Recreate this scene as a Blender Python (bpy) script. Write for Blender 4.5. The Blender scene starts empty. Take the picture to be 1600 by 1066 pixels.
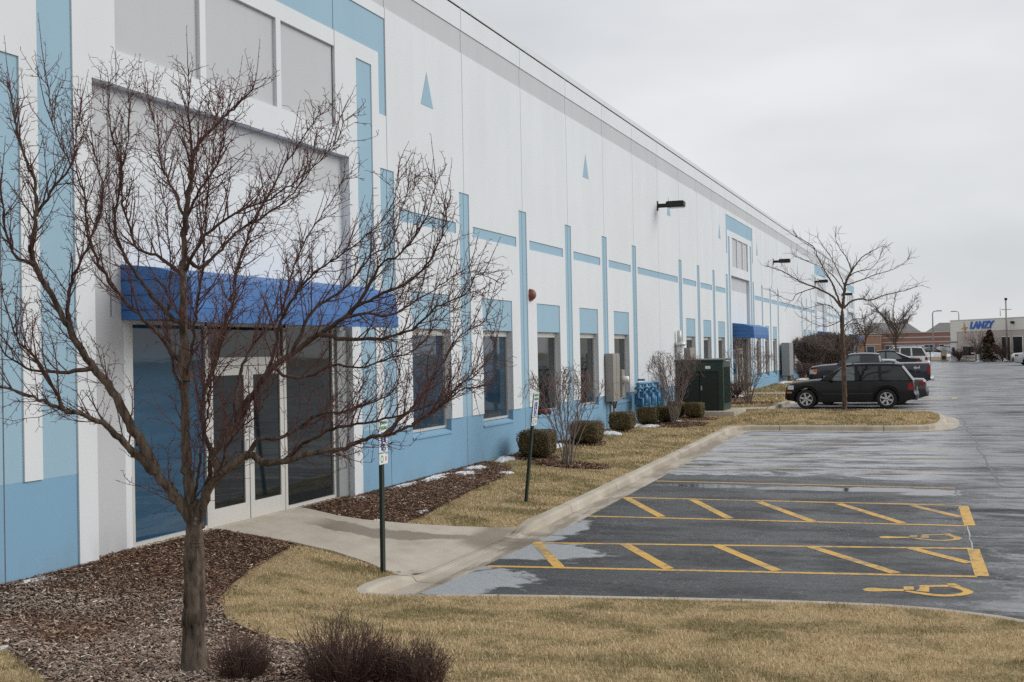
import bpy, bmesh, math, random
import numpy as np
from mathutils import Vector, Matrix, geometry
R = math.radians
random.seed(7); RNG = np.random.default_rng(11)
S = bpy.context.scene
COL = S.collection
# ------------------------------------------------------------------ camera
CAM = Vector((9.78, 0.0, 2.44))
YAW, PITCH, ROLL = R(19.952), R(0.5523), 0.0193
fw = Vector((-math.sin(YAW)*math.cos(PITCH), math.cos(YAW)*math.cos(PITCH), math.sin(PITCH)))
r0 = Vector((math.cos(YAW), math.sin(YAW), 0)); u0 = r0.cross(fw)
cr = r0*math.cos(ROLL) - u0*math.sin(ROLL); cu = u0*math.cos(ROLL) + r0*math.sin(ROLL)
cam = bpy.data.cameras.new('camera'); camo = bpy.data.objects.new('camera', cam); COL.objects.link(camo)
camo.matrix_world = Matrix(((cr.x, cu.x, -fw.x, CAM.x), (cr.y, cu.y, -fw.y, CAM.y), (cr.z, cu.z, -fw.z, CAM.z), (0, 0, 0, 1)))
cam.sensor_width = 36; cam.lens = 36*1900/1600; cam.clip_end = 5000; cam.clip_start = .1
S.camera = camo
# ------------------------------------------------------------------ sky, sun, exposure
SUN_EL, SUN_AZ = R(30), R(32)          # azimuth from +X towards +Y
sdir = Vector((math.cos(SUN_EL)*math.cos(SUN_AZ), math.cos(SUN_EL)*math.sin(SUN_AZ), math.sin(SUN_EL)))
W = bpy.data.worlds.new('World'); S.world = W; W.use_nodes = True
nt = W.node_tree; nt.nodes.clear()
out = nt.nodes.new('ShaderNodeOutputWorld'); bg = nt.nodes.new('ShaderNodeBackground')
sky = nt.nodes.new('ShaderNodeTexSky'); sky.sky_type = 'NISHITA'; sky.sun_disc = False
sky.sun_elevation = SUN_EL; sky.sun_rotation = math.atan2(sdir.x, sdir.y)
tc = nt.nodes.new('ShaderNodeTexCoord'); mp = nt.nodes.new('ShaderNodeMapping'); mp.inputs['Scale'].default_value = (1, 1, 3.2)
nz = nt.nodes.new('ShaderNodeTexNoise'); nz.inputs['Scale'].default_value = 2.1; nz.inputs['Detail'].default_value = 5; nz.inputs['Roughness'].default_value = .5
rp = nt.nodes.new('ShaderNodeValToRGB')
rp.color_ramp.elements[0].position = .33; rp.color_ramp.elements[0].color = (4.95, 5.12, 5.32, 1)
rp.color_ramp.elements[1].position = .64; rp.color_ramp.elements[1].color = (6.5, 6.56, 6.72, 1)
mx = nt.nodes.new('ShaderNodeMix'); mx.data_type = 'RGBA'; mx.inputs[0].default_value = .96   # overcast: cloud covers nearly all the clear sky
nt.links.new(tc.outputs['Generated'], mp.inputs[0]); nt.links.new(mp.outputs[0], nz.inputs['Vector']); nt.links.new(nz.outputs['Fac'], rp.inputs[0])
nt.links.new(sky.outputs[0], mx.inputs[6]); nt.links.new(rp.outputs[0], mx.inputs[7]); nt.links.new(mx.outputs[2], bg.inputs[0])
bg.inputs[1].default_value = .1
nt.links.new(bg.outputs[0], out.inputs[0])
sun = bpy.data.lights.new('sun', 'SUN'); sun.energy = 1.5; sun.angle = R(40); sun.color = (1, .98, .945)
suno = bpy.data.objects.new('sun', sun); COL.objects.link(suno); suno.rotation_euler = sdir.to_track_quat('Z', 'Y').to_euler()
S.view_settings.view_transform = 'Standard'; S.view_settings.look = 'None'; S.view_settings.exposure = .36; S.view_settings.gamma = 1
S.view_settings.use_curve_mapping = False
S.render.engine = 'CYCLES'; S.cycles.max_bounces = 5; S.cycles.use_denoising = False; S.cycles.use_adaptive_sampling = False; S.cycles.sample_clamp_indirect = 4

# ------------------------------------------------------------------ helpers: materials
class NT:
    """tiny wrapper that writes node graphs"""
    def __init__(s, name):
        s.m = bpy.data.materials.new(name); s.m.use_nodes = True; s.t = s.m.node_tree; s.b = s.t.nodes['Principled BSDF']
    def n(s, typ, **kw):
        o = s.t.nodes.new(typ)
        for k, v in kw.items():
            if hasattr(o, k): setattr(o, k, v)
        return o
    def l(s, a, b): s.t.links.new(a, b); return b
    def val(s, x, sock):
        if isinstance(x, (int, float)): sock.default_value = x
        elif isinstance(x, (tuple, list)): sock.default_value = tuple(x) if len(x) == len(sock.default_value) else tuple(x)+(1,)
        else: s.l(x, sock)
    def pos(s): return s.n('ShaderNodeNewGeometry').outputs['Position']
    def obj(s): return s.n('ShaderNodeTexCoord').outputs['Object']
    def map(s, v, scale=(1, 1, 1), loc=(0, 0, 0), rot=(0, 0, 0)):
        o = s.n('ShaderNodeMapping'); s.l(v, o.inputs[0]); o.inputs['Scale'].default_value = scale; o.inputs['Location'].default_value = loc; o.inputs['Rotation'].default_value = rot
        return o.outputs[0]
    def noise(s, v, scale, detail=4, rough=.55, dist=0):
        o = s.n('ShaderNodeTexNoise'); s.l(v, o.inputs['Vector']); o.inputs['Scale'].default_value = scale; o.inputs['Detail'].default_value = detail
        o.inputs['Roughness'].default_value = rough; o.inputs['Distortion'].default_value = dist
        return o.outputs['Fac']
    def math(s, op, a, b=0., c=0., clamp=False):
        o = s.n('ShaderNodeMath'); o.operation = op; o.use_clamp = clamp
        for x, i in ((a, 0), (b, 1), (c, 2)): s.val(x, o.inputs[i])
        return o.outputs[0]
    def ss(s, x, lo, hi, a=0., b=1.):
        o = s.n('ShaderNodeMapRange'); o.interpolation_type = 'SMOOTHSTEP'; s.val(x, o.inputs[0])
        for i, v in enumerate((lo, hi, a, b)): o.inputs[i+1].default_value = v
        return o.outputs[0]
    def mix(s, f, a, b):
        o = s.n('ShaderNodeMix'); o.data_type = 'RGBA'; s.val(f, o.inputs[0]); s.val(a, o.inputs[6]); s.val(b, o.inputs[7]); return o.outputs[2]
    def mixf(s, f, a, b):
        o = s.n('ShaderNodeMix'); o.data_type = 'FLOAT'; s.val(f, o.inputs[0]); s.val(a, o.inputs[2]); s.val(b, o.inputs[3]); return o.outputs[0]
    def sep(s, v):
        o = s.n('ShaderNodeSeparateXYZ'); s.l(v, o.inputs[0]); return o.outputs
    def attr(s, name):
        o = s.n('ShaderNodeAttribute'); o.attribute_name = name; return o.outputs['Fac']
    def ramp(s, f, stops):
        o = s.n('ShaderNodeValToRGB'); e = o.color_ramp.elements
        while len(e) < len(stops): e.new(.5)
        for i, (p, c) in enumerate(stops): e[i].position = p; e[i].color = tuple(c)+(1,)
        s.val(f, o.inputs[0]); return o.outputs[0]
    def bump(s, h, strength, dist=.01):
        o = s.n('ShaderNodeBump'); s.l(h, o.inputs['Height']); o.inputs['Strength'].default_value = strength; o.inputs['Distance'].default_value = dist
        s.l(o.outputs[0], s.b.inputs['Normal']); return o.outputs[0]
    def set(s, col=None, rough=None, metal=None, spec=None, coat=None):
        if col is not None: s.val(col, s.b.inputs['Base Color'])
        if rough is not None: s.val(rough, s.b.inputs['Roughness'])
        if metal is not None: s.val(metal, s.b.inputs['Metallic'])
        if spec is not None: s.val(spec, s.b.inputs['Specular IOR Level'])
        if coat is not None: s.val(coat, s.b.inputs['Coat Weight']); s.b.inputs['Coat Roughness'].default_value = .06
        return s.m
def C(c, k): return tuple(min(1, x*k) for x in c)
def simple(name, col, rough=.6, metal=0, spec=.5, var=.12, scale=4, bump=0, bscale=60, coat=None):
    t = NT(name); p = t.obj()
    f = t.noise(p, scale, 5, .6)
    t.set(t.mix(f, C(col, 1-var), C(col, 1+var)), rough, metal, spec, coat)
    if bump: t.bump(t.noise(p, bscale, 3), bump, .004)
    return t.m
def paint(name, col):
    """painted tilt-up concrete: faint vertical washes, broad blotches, fine pitting"""
    t = NT(name); p = t.pos()
    a = t.noise(t.map(p, (1, 1.2, .22)), .9, 6, .6)
    b = t.noise(p, .45, 4, .5); c = t.noise(p, 38, 2, .5)
    z = t.sep(p)[2]
    splash = t.math('MULTIPLY', t.ss(z, .5, -.15), t.ss(t.noise(t.map(p, (1, 1.5, .6)), 2.2, 5), .35, .7))
    k = t.math('ADD', t.math('MULTIPLY', a, .55), t.math('MULTIPLY', b, .45))
    base = t.mix(t.ss(k, .3, .72), C(col, .955), C(col, 1.03))
    base = t.mix(t.math('MULTIPLY', splash, .30), base, (.23, .21, .18))
    base = t.mix(t.math('MULTIPLY', t.ss(c, .62, .75), .10), base, C(col, .75))
    run = t.math('MULTIPLY', t.ss(t.noise(t.map(p, (1, 3.2, .05)), 1.6, 5, .6), .56, .74), t.ss(z, 6.2, 9.8)); base = t.mix(t.math('MULTIPLY', run, .16), base, C(col, .55))
    t.set(base, .72, 0, .25); t.bump(c, .12, .004)
    return t.m
M = {}
M['white'] = paint('white wall paint', (.67, .695, .715))
M['gray'] = paint('grey wall paint', (.50, .51, .525))
M['stripe'] = paint('light blue wall paint', (.295, .445, .545))
M['base'] = paint('mid blue wall paint', (.198, .36, .50))
M['dark_gap'] = simple('joint sealant', (.20, .20, .20), .8)
M['coping'] = simple('coping metal', (.60, .63, .64), .4, .3, var=.06)
M['awning'] = simple('blue awning sheet', (.045, .15, .38), .5, 0, .4, var=.28, scale=2.2, bump=.15, bscale=9)
M['alu'] = simple('aluminium frame', (.58, .57, .54), .45, .35, var=.08)
M['beige'] = simple('beige metal box', (.27, .255, .23), .55, .1, var=.08)
M['greybox'] = simple('grey metal box', (.26, .275, .28), .55, .1, var=.08)
M['bronze'] = simple('dark bronze metal', (.018, .016, .015), .45, .4, var=.1)
M['lens'] = simple('lamp lens', (.55, .55, .52), .2)
M['red'] = simple('faded red enamel', (.21, .065, .048), .55)
M['darkred'] = simple('dark red enamel', (.10, .018, .02), .5)
M['gasblue'] = simple('blue pipe paint', (.09, .27, .44), .5, var=.2, scale=9)
M['gasdark'] = simple('dark blue meter paint', (.05, .17, .32), .5, var=.2, scale=9)
M['concrete'] = None
M['snow'] = simple('old snow', (.66, .68, .70), .65, var=.22, scale=9, bump=.5, bscale=25)
M['post'] = simple('dark green post paint', (.012, .024, .018), .5, .3, var=.2)
M['signwhite'] = simple('sign face', (.72, .74, .72), .4, var=.04)
M['signgreen'] = simple('sign green', (.03, .22, .09), .5)
M['signblue'] = simple('sign blue', (.02, .045, .30), .5)
M['signred'] = simple('sign red', (.55, .12, .10), .5)
M['steel'] = simple('galvanised steel', (.35, .36, .37), .4, .7, var=.12)
M['trafo'] = simple('dark green enamel', (.020, .040, .028), .42, .1, var=.12)
M['trafo_shade'] = simple('shaded green door', (.010, .017, .012), .5, .1, var=.12)  # doors a darker green: shade of the door recess put into the colour
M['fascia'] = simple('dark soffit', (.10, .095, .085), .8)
def glass(name, lo, hi, rough=.03, spec=.6, scale=(1, .4, 2.5)):
    t = NT(name); p = t.pos(); f = t.noise(t.map(p, scale), 1.6, 4, .55, .6)
    t.set(t.mix(t.ss(f, .35, .68), lo, hi), rough, 0, spec)
    w = t.noise(t.map(p, (1, .5, 3)), 2.2, 2); t.bump(w, .025, .015)
    return t.m
M['glass_blue'] = glass('blue film glass', (.014, .060, .115), (.022, .080, .145))
M['glass_dark'] = glass('dark tinted glass', (.008, .013, .015), (.013, .019, .022))
M['glass_win'] = glass('office window glass', (.014, .038, .066), (.024, .055, .088))
def bark(name, lo, hi, sx=14, bump=.7):
    t = NT(name); p = t.obj()
    a = t.noise(t.map(p, (sx, sx, sx*.16)), 1.6, 6, .65, .4); b = t.noise(p, 3.5, 4)
    k = t.math('ADD', t.math('MULTIPLY', a, .7), t.math('MULTIPLY', b, .3))
    t.set(t.ramp(k, [(.37, lo), (.50, C([(x+y)/2 for x, y in zip(lo, hi)], 1)), (.64, hi)]), .85, 0, .2); t.bump(a, bump, .02)
    return t.m
M['bark'] = bark('grey brown bark', (.018, .012, .009), (.205, .158, .122), 15, 1.2)
M['limb'] = bark('limb bark', (.026, .017, .014), (.125, .090, .075), 18, .6)
M['twig'] = simple('reddish twig bark', (.095, .036, .031), .7, var=.5, scale=3)
M['locust'] = bark('tan brown bark', (.045, .030, .022), (.17, .12, .09), 12, .4)
M['locust_twig'] = simple('tan twig bark', (.085, .055, .042), .8, var=.3, scale=3)
M['shrub'] = simple('grey shrub stem', (.20, .16, .14), .8, var=.35, scale=5)
M['shrubtip'] = simple('reddish shrub tip', (.19, .125, .11), .8, var=.35, scale=5)
M['hedgetip'] = simple('grey brown clipped twig', (.15, .115, .098), .8, var=.4, scale=4)
M['spirea'] = simple('dark red spirea stem', (.098, .052, .040), .7, var=.5, scale=6)
def leafmat(name, stops):
    t = NT(name); t.set(t.ramp(t.attr('tone'), stops), .65, 0, .3); return t.m
M['boxleaf'] = leafmat('winter boxwood leaf', [(.0, (.045, .038, .014)), (.40, (.12, .095, .032)), (.72, (.22, .145, .052)), (1., (.34, .18, .07))])
M['needle'] = leafmat('browned conifer needles', [(.0, (.012, .020, .012)), (.5, (.035, .034, .018)), (1., (.13, .060, .032))])
M['brownleaf'] = simple('dry leaf', (.14, .055, .025), .8, var=.3)

# ------------------------------------------------------------------ helpers: meshes and objects
def link(o, parent=None):
    COL.objects.link(o)
    if parent is not None: o.parent = parent
    return o
def tag(o, label=None, cat=None, group=None, kind=None):
    if label: o['label'] = label
    if cat: o['category'] = cat
    if group: o['group'] = group
    if kind: o['kind'] = kind
    return o
def thing(name, label, cat, loc=(0, 0, 0), rz=0, group=None):
    o = bpy.data.objects.new(name, None); o.empty_display_size = .2; o.location = loc; o.rotation_euler = (0, 0, rz); link(o)
    return tag(o, label, cat, group)
class MB:
    """collects verts / faces / material slots"""
    def __init__(s): s.v = []; s.f = []; s.mi = []; s.sm = []
    def add(s, vs, fs, mi=0, smooth=False):
        o = len(s.v); s.v += [tuple(x) for x in vs]; s.f += [tuple(i+o for i in f) for f in fs]; s.mi += [mi]*len(fs); s.sm += [smooth]*len(fs); return s
    def box(s, a, b, mi=0):
        x0, y0, z0 = a; x1, y1, z1 = b
        return s.add([(x0, y0, z0), (x1, y0, z0), (x1, y1, z0), (x0, y1, z0), (x0, y0, z1), (x1, y0, z1), (x1, y1, z1), (x0, y1, z1)],
                     [(0, 3, 2, 1), (4, 5, 6, 7), (0, 1, 5, 4), (1, 2, 6, 5), (2, 3, 7, 6), (3, 0, 4, 7)], mi)
    def bbox(s, a, b, r=.02, mi=0):
        """box with chamfered edges"""
        x0, y0, z0 = a; x1, y1, z1 = b; bm = bmesh.new(); bmesh.ops.create_cube(bm, size=1)
        for v in bm.verts: v.co = Vector(((x0+x1)/2+v.co.x*(x1-x0), (y0+y1)/2+v.co.y*(y1-y0), (z0+z1)/2+v.co.z*(z1-z0)))
        bmesh.ops.bevel(bm, geom=bm.edges[:], offset=r, segments=2, affect='EDGES')
        bm.verts.index_update(); s.add([v.co for v in bm.verts], [[v.index for v in f.verts] for f in bm.faces], mi); bm.free(); return s
    def tube(s, pts, rad, n=6, mi=0, cap=True, smooth=True, bump=0):
        P = [Vector(p) for p in pts]; o = len(s.v); k = len(P)
        if isinstance(rad, (int, float)): rad = [rad]*k
        t0 = (P[1]-P[0]).normalized(); a = t0.orthogonal().normalized()
        for i, p in enumerate(P):
            t = (P[min(i+1, k-1)]-P[max(i-1, 0)]).normalized()
            a = (a - t*a.dot(t)); a = a.normalized() if a.length > 1e-6 else t.orthogonal().normalized()
            b = t.cross(a)
            for j in range(n):
                q = 2*math.pi*j/n; rr = rad[i]*(1+(random.uniform(-bump, bump) if bump else 0))
                s.v.append(tuple(p+(a*math.cos(q)+b*math.sin(q))*rr))
        for i in range(k-1):
            for j in range(n):
                s.f.append((o+i*n+j, o+i*n+(j+1) % n, o+(i+1)*n+(j+1) % n, o+(i+1)*n+j)); s.mi.append(mi); s.sm.append(smooth)
        if cap:
            s.f.append(tuple(o+j for j in range(n))[::-1]); s.mi.append(mi); s.sm.append(False)
            s.f.append(tuple(o+(k-1)*n+j for j in range(n))); s.mi.append(mi); s.sm.append(False)
        return s
    def lathe(s, prof, n=24, mi=0, axis='Z', c=(0, 0, 0), smooth=True):
        o = len(s.v)
        for (r, h) in prof:
            for j in range(n):
                q = 2*math.pi*j/n; x, y = r*math.cos(q), r*math.sin(q)
                p = (x, y, h) if axis == 'Z' else ((x, h, y) if axis == 'Y' else (h, x, y))
                s.v.append((p[0]+c[0], p[1]+c[1], p[2]+c[2]))
        for i in range(len(prof)-1):
            for j in range(n):
                s.f.append((o+i*n+j, o+i*n+(j+1) % n, o+(i+1)*n+(j+1) % n, o+(i+1)*n+j)); s.mi.append(mi); s.sm.append(smooth)
        return s
    def prism(s, poly, a, b, axis='X', mi=0):
        """extrude a 2-D polygon between a and b along an axis"""
        f = {'X': lambda u, v, w: (w, u, v), 'Y': lambda u, v, w: (u, w, v), 'Z': lambda u, v, w: (u, v, w)}[axis]; n = len(poly)
        s.add([f(u, v, a) for u, v in poly]+[f(u, v, b) for u, v in poly],
              [tuple(range(n))[::-1], tuple(range(n, 2*n))]+[(i, (i+1) % n, n+(i+1) % n, n+i) for i in range(n)], mi); return s
    def mesh(s, name, mats):
        me = bpy.data.meshes.new(name); me.from_pydata(s.v, [], s.f); mats = mats if isinstance(mats, (list, tuple)) else [mats]
        for m in mats: me.materials.append(m)
        if len(mats) > 1: me.polygons.foreach_set('material_index', s.mi)
        if any(s.sm): me.polygons.foreach_set('use_smooth', s.sm)
        me.update(); return me
    def build(s, name, mats, parent=None, loc=(0, 0, 0), rz=0):
        o = bpy.data.objects.new(name, s.mesh(name, mats)); o.location = loc; o.rotation_euler = (0, 0, rz); return link(o, parent)
def inst(name, me, parent=None, loc=(0, 0, 0), rz=0):
    o = bpy.data.objects.new(name, me); o.location = loc; o.rotation_euler = (0, 0, rz); return link(o, parent)
def copy_tree(o, parent=None):
    c = o.copy(); COL.objects.link(c)
    if parent is not None: c.parent = parent
    for ch in list(o.children): copy_tree(ch, c)
    return c
def np_mesh(name, V, F, mats, tone=None, smooth=False):
    """V (n,3) array, F (m,3) triangles"""
    me = bpy.data.meshes.new(name); n, m = len(V), len(F)
    me.vertices.add(n); me.vertices.foreach_set('co', np.ascontiguousarray(V, dtype=np.float32).ravel())
    me.loops.add(m*3); me.loops.foreach_set('vertex_index', np.ascontiguousarray(F, dtype=np.int32).ravel())
    me.polygons.add(m); me.polygons.foreach_set('loop_start', np.arange(0, m*3, 3, dtype=np.int32))
    if smooth: me.polygons.foreach_set('use_smooth', np.ones(m, dtype=bool))
    for mt in (mats if isinstance(mats, (list, tuple)) else [mats]): me.materials.append(mt)
    me.update(calc_edges=True)
    if tone is not None:
        a = me.attributes.new('tone', 'FLOAT', 'POINT'); a.data.foreach_set('value', np.ascontiguousarray(tone, dtype=np.float32))
    return me

# ------------------------------------------------------------------ ground heights
AY = [-30, 38, 47, 62, 80, 110, 140, 250, 4000]; AZ = [-1.46, -.1, .06, .17, .45, .58, .6, .52, .5]
def A(y): return np.interp(y, AY, AZ)
def ZW(y): return np.interp(y, [0, 20, 34, 50, 62, 110, 140, 300], [0, 0, .1, .2, .28, .62, .7, .7])
def sm(t): t = np.clip(t, 0, 1); return t*t*(3-2*t)
def kerb_h(y): return .02+.13*(1-sm((y-14.2)/.9)*sm((19.0-y)/.9))
PATH = np.array([(12.7, -12), (12.7, 5), (12.7, 9), (12.35, 10.9), (11.6, 12.4), (10.6, 13.45), (9.6, 13.92), (8.4, 13.98), (6.3, 13.74), (4.3, 13.42), (3.4, 13.2),
                 (2.9, 13.25), (2.74, 13.7), (2.82, 14.4), (2.9, 15.2), (3.0, 17), (3.07, 18.6), (3.12, 20.5), (3.14, 24), (3.16, 30), (3.18, 37.0), (3.3, 37.5), (3.75, 37.86),
                 (4.6, 37.95), (8.2, 37.95), (8.9, 38.25), (9.25, 39.2), (9.3, 41.6), (9.05, 43.4), (8.3, 44.3), (4.3, 44.5), (3.5, 44.9), (3.2, 45.8), (3.18, 60), (3.2, 112)])
def smooth_path(P, step=.35):
    """Catmull-Rom, resampled"""
    P = np.asarray(P, float); out = []
    for i in range(len(P)-1):
        p0, p1, p2, p3 = P[max(i-1, 0)], P[i], P[i+1], P[min(i+2, len(P)-1)]
        n = max(2, int(np.linalg.norm(p2-p1)/step))
        L = np.linalg.norm(p2-p1); m1 = (p2-p0); m2 = (p3-p1)
        m1 = m1/max(np.linalg.norm(m1), 1e-6)*L; m2 = m2/max(np.linalg.norm(m2), 1e-6)*L
        for k in range(n):
            t = k/n; out.append((2*t**3-3*t*t+1)*p1+(t**3-2*t*t+t)*m1+(-2*t**3+3*t*t)*p2+(t**3-t*t)*m2)
    out.append(P[-1]); return np.array(out)
KP = smooth_path(PATH, .5)
PATH_ = None
def path_dist(x, y):
    x = np.atleast_1d(np.asarray(x, float)); y = np.atleast_1d(np.asarray(y, float)); best = np.full(x.shape, 1e9)
    for a, b in zip(KP[:-1:2], list(KP[2::2])+[KP[-1]]):
        d = b-a; t = np.clip(((x-a[0])*d[0]+(y-a[1])*d[1])/(d@d), 0, 1)
        best = np.minimum(best, np.hypot(x-a[0]-t*d[0], y-a[1]-t*d[1]))
    return best
def lawn_z(x, y):
    x = np.atleast_1d(np.asarray(x, float)); y = np.atleast_1d(np.asarray(y, float))
    kz = A(y)+kerb_h(y); d = path_dist(x, y)
    b = ZW(y)+.06*np.maximum(0, 8-y)
    t = np.maximum(sm(d/6.0)*sm((15.5-y)/2.0), d/(d+np.maximum(x, 0)+1e-6)*np.clip((5-x)/1.7, 0, 1))
    z = kz*(1-t)+b*t
    isl = (x > 3.1) & (y > 30)
    return np.where(isl, kz+.10*sm(d/1.6), z)
def lz(x, y): return float(lawn_z(x, y)[0])
def az(y): return float(A(y))
def in_poly(x, y, poly):
    c = np.zeros(x.shape, bool); n = len(poly)
    for i in range(n):
        (x0, y0), (x1, y1) = poly[i], poly[(i+1) % n]
        if y0 == y1: continue
        c ^= ((y0 > y) != (y1 > y)) & (x < (x1-x0)*(y-y0)/(y1-y0)+x0)
    return c
LAWN_POLY = [(-.6, 112)]+[(-.6, -12)]+[tuple(p) for p in KP]
WALK_L = [(-.42, 14.72), (0, 14.74), (.6, 14.9), (1.05, 15.03), (1.6, 15.08), (2.2, 14.93), (2.75, 14.62), (2.86, 14.55)]
WALK_R = [(-.42, 17.15), (0, 17.12), (.6, 17.1), (1.0, 17.2), (1.6, 17.55), (2.2, 18.0), (2.8, 18.42), (3.07, 18.6)]
WALK_POLY = WALK_L+[(float(a)+.03, float(b)) for a, b in KP if 14.6 < b < 18.55 and a < 3.4]+WALK_R[::-1]
BED1 = [(-.42, 12.2), (-.42, 14.72), (0, 14.74), (.6, 14.9), (1.1, 15.0), (1.25, 14.2), (1.42, 13.3), (1.7, 12.4), (2.06, 11.56), (2.7, 10.75), (3.7, 9.95), (4.6, 9.35), (5.4, 8.78), (6.15, 8.35),
        (6.4, 7.6), (6.0, 6.6), (4.6, 6.6), (3.3, 7.45), (2.5, 8.05), (1.9, 8.55), (1.2, 8.4), (.4, 8.1), (-.03, 8.0), (-.03, 12.2)]
BED2 = [(-.42, 17.15), (0, 17.12), (.6, 17.1), (1.0, 17.2), (1.5, 17.6), (1.55, 18.6), (1.46, 19.6), (1.3, 21), (1.18, 23.0), (.85, 24.4), (.3, 25), (-.03, 25), (-.03, 18.8), (-.42, 18.8)]
def ring(cx, cy, rx, ry, n=22, seed=0):
    r = random.Random(seed); ph = r.uniform(0, 6)
    return [(cx+rx*(1+.16*math.sin(3*a+ph)+r.uniform(-.06, .06))*math.cos(a), cy+ry*(1+.13*math.sin(2*a+ph)+r.uniform(-.06, .06))*math.sin(a)) for a in [2*math.pi*i/n for i in range(n)]]
RINGS = [ring(1.66, 25.85, .85, .62, seed=1), ring(1.5, 37.6, 1.0, 1.1, seed=2), ring(1.95, 49.3, .9, .9, seed=3), ring(.55, 26.7, .55, .7, seed=4), ring(6.22, 43.1, .55, .5, seed=5),
         ring(.65, 30.5, .6, .6, seed=6), ring(1.4, 40.0, .9, .8, seed=7), ring(.7, 53, .7, 2.6, seed=8)]
BEDS = [BED1, BED2]+RINGS

# ------------------------------------------------------------------ ground materials
def asphalt_mat():
    t = NT('wet salted asphalt'); p = t.pos(); s = t.sep(p); x, y = s[0], s[1]
    fine = t.noise(p, 95, 2, .6); mid = t.noise(p, 9, 4, .6); big = t.noise(t.map(p, (.5, 1, 1)), .55, 5, .6, .3)
    streak = t.noise(t.map(p, (.34, 1.7, 1)), 1.15, 8, .70, .6)
    patch = t.noise(t.map(p, (.8, 1.1, 1)), .8, 8, .70, .6)
    mott = t.noise(t.map(p, (.42, 1.25, 1)), 5.5, 9, .78, .3); grit = t.noise(t.map(p, (.7, 1, 1)), 22, 5, .75)
    def ell(cx, cy, rx, ry):
        dx = t.math('DIVIDE', t.math('SUBTRACT', x, cx), rx); dy = t.math('DIVIDE', t.math('SUBTRACT', y, cy), ry)
        return t.math('SUBTRACT', 1, t.math('SQRT', t.math('ADD', t.math('MULTIPLY', dx, dx), t.math('MULTIPLY', dy, dy))))
    def mx(*a):
        r = a[0]
        for q in a[1:]: r = t.math('MAXIMUM', r, q)
        return r
    pud = mx(ell(7.9, 24.65, 2.6, .42), ell(5.0, 24.8, 1.5, .35), ell(9.2, 24.3, .8, .35))
    pn = t.math('ADD', pud, t.math('MULTIPLY', t.math('SUBTRACT', t.noise(t.map(p, (.85, 1.3, 1)), 1.1, 6, .62, .5), .5), 1.9))
    puddle = t.ss(pn, .10, .32)
    icef = t.math('ADD', mx(ell(3.55, 14.8, 1.3, 1.5), ell(4.0, 17.2, 1.5, .95), ell(3.75, 19.0, .4, 1.6)), t.math('MULTIPLY', t.math('SUBTRACT', t.noise(t.map(p, (.8, 1.4, 1)), 1.25, 7, .62, .7), .5), 2.3))
    ice = t.ss(icef, .24, .44)
    # damp ground: the low near bays by the kerb
    dampf = t.math('ADD', mx(ell(5.6, 18.5, 5.6, 8.6), ell(5.5, 24, 5, 3.0)), t.math('MULTIPLY', t.math('SUBTRACT', patch, .5), 2.0))
    damp = t.ss(dampf, .02, .16)
    xe = t.math('ADD', x, t.math('MULTIPLY', t.math('SUBTRACT', patch, .5), 3.0)); salt_far = t.math('MULTIPLY', t.ss(y, 24.8, 26.5), t.ss(xe, 10.6, 8.9, .5, 1.))
    salt_aisle = t.math('ADD', .26, t.math('MULTIPLY', t.ss(x, 9.4, 10.6), .34))
    saltamt = t.math('MAXIMUM', salt_far, salt_aisle)
    st = t.math('ADD', t.math('MULTIPLY', streak, .65), t.math('MULTIPLY', patch, .35))
    salt = t.math('MULTIPLY', t.math('MULTIPLY', t.ss(st, .41, .55), saltamt), t.ss(fine, .30, .52, .45, 1.))
    salt = t.math('MULTIPLY', salt, t.math('SUBTRACT', 1, t.math('MULTIPLY', damp, .85)))
    speck = t.math('MULTIPLY', t.ss(t.noise(t.map(p, (.7, 1.3, 1)), 20, 3, .7), .63, .70), t.ss(t.noise(p, .9, 3), .42, .60))
    dry = t.mix(t.ss(mid, .35, .65), (.050, .051, .055), (.115, .117, .122)); dry = t.mix(t.ss(grit, .50, .66), dry, (.21, .21, .215)); dry = t.mix(t.math('MULTIPLY', t.ss(mott, .50, .60), .55), dry, (.27, .275, .285)); dry = t.mix(t.math('MULTIPLY', t.ss(mott, .47, .40), .5), dry, (.035, .036, .039)); dry = t.mix(t.math('MULTIPLY', t.ss(x, 9.6, 11.0), .22), dry, (.30, .305, .31))
    dry = t.mix(t.ss(big, .42, .62), dry, (.050, .052, .056))
    wet = t.mix(t.ss(mid, .35, .65), (.014, .015, .017), (.032, .034, .037)); wet = t.mix(t.math('MULTIPLY', t.ss(grit, .52, .66), .7), wet, (.10, .102, .106))
    c = t.mix(damp, dry, wet)
    c = t.mix(t.math('MULTIPLY', salt, .90), c, (.50, .51, .53))
    c = t.mix(t.math('MULTIPLY', speck, .8), c, (.62, .63, .65))
    c = t.mix(puddle, c, (.016, .018, .021)); c = t.mix(ice, c, t.mix(mid, (.27, .285, .30), (.42, .435, .45)))
    rough = t.mixf(damp, .66, t.mixf(t.ss(t.noise(t.map(p, (.7, 1.5, 1)), .8, 4, .6), .42, .60), .24, .46)); rough = t.mixf(t.math('MULTIPLY', salt_far, t.ss(streak, .62, .45)), rough, .34); rough = t.mixf(puddle, rough, .08); rough = t.mixf(ice, rough, .30)
    t.set(c, rough, 0, t.mixf(puddle, t.mixf(damp, .04, .13), .60))
    h = t.math('MULTIPLY', t.math('ADD', fine, t.math('MULTIPLY', mid, .5)), t.math('SUBTRACT', 1, puddle))
    t.bump(h, .55, .008); return t.m
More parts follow.
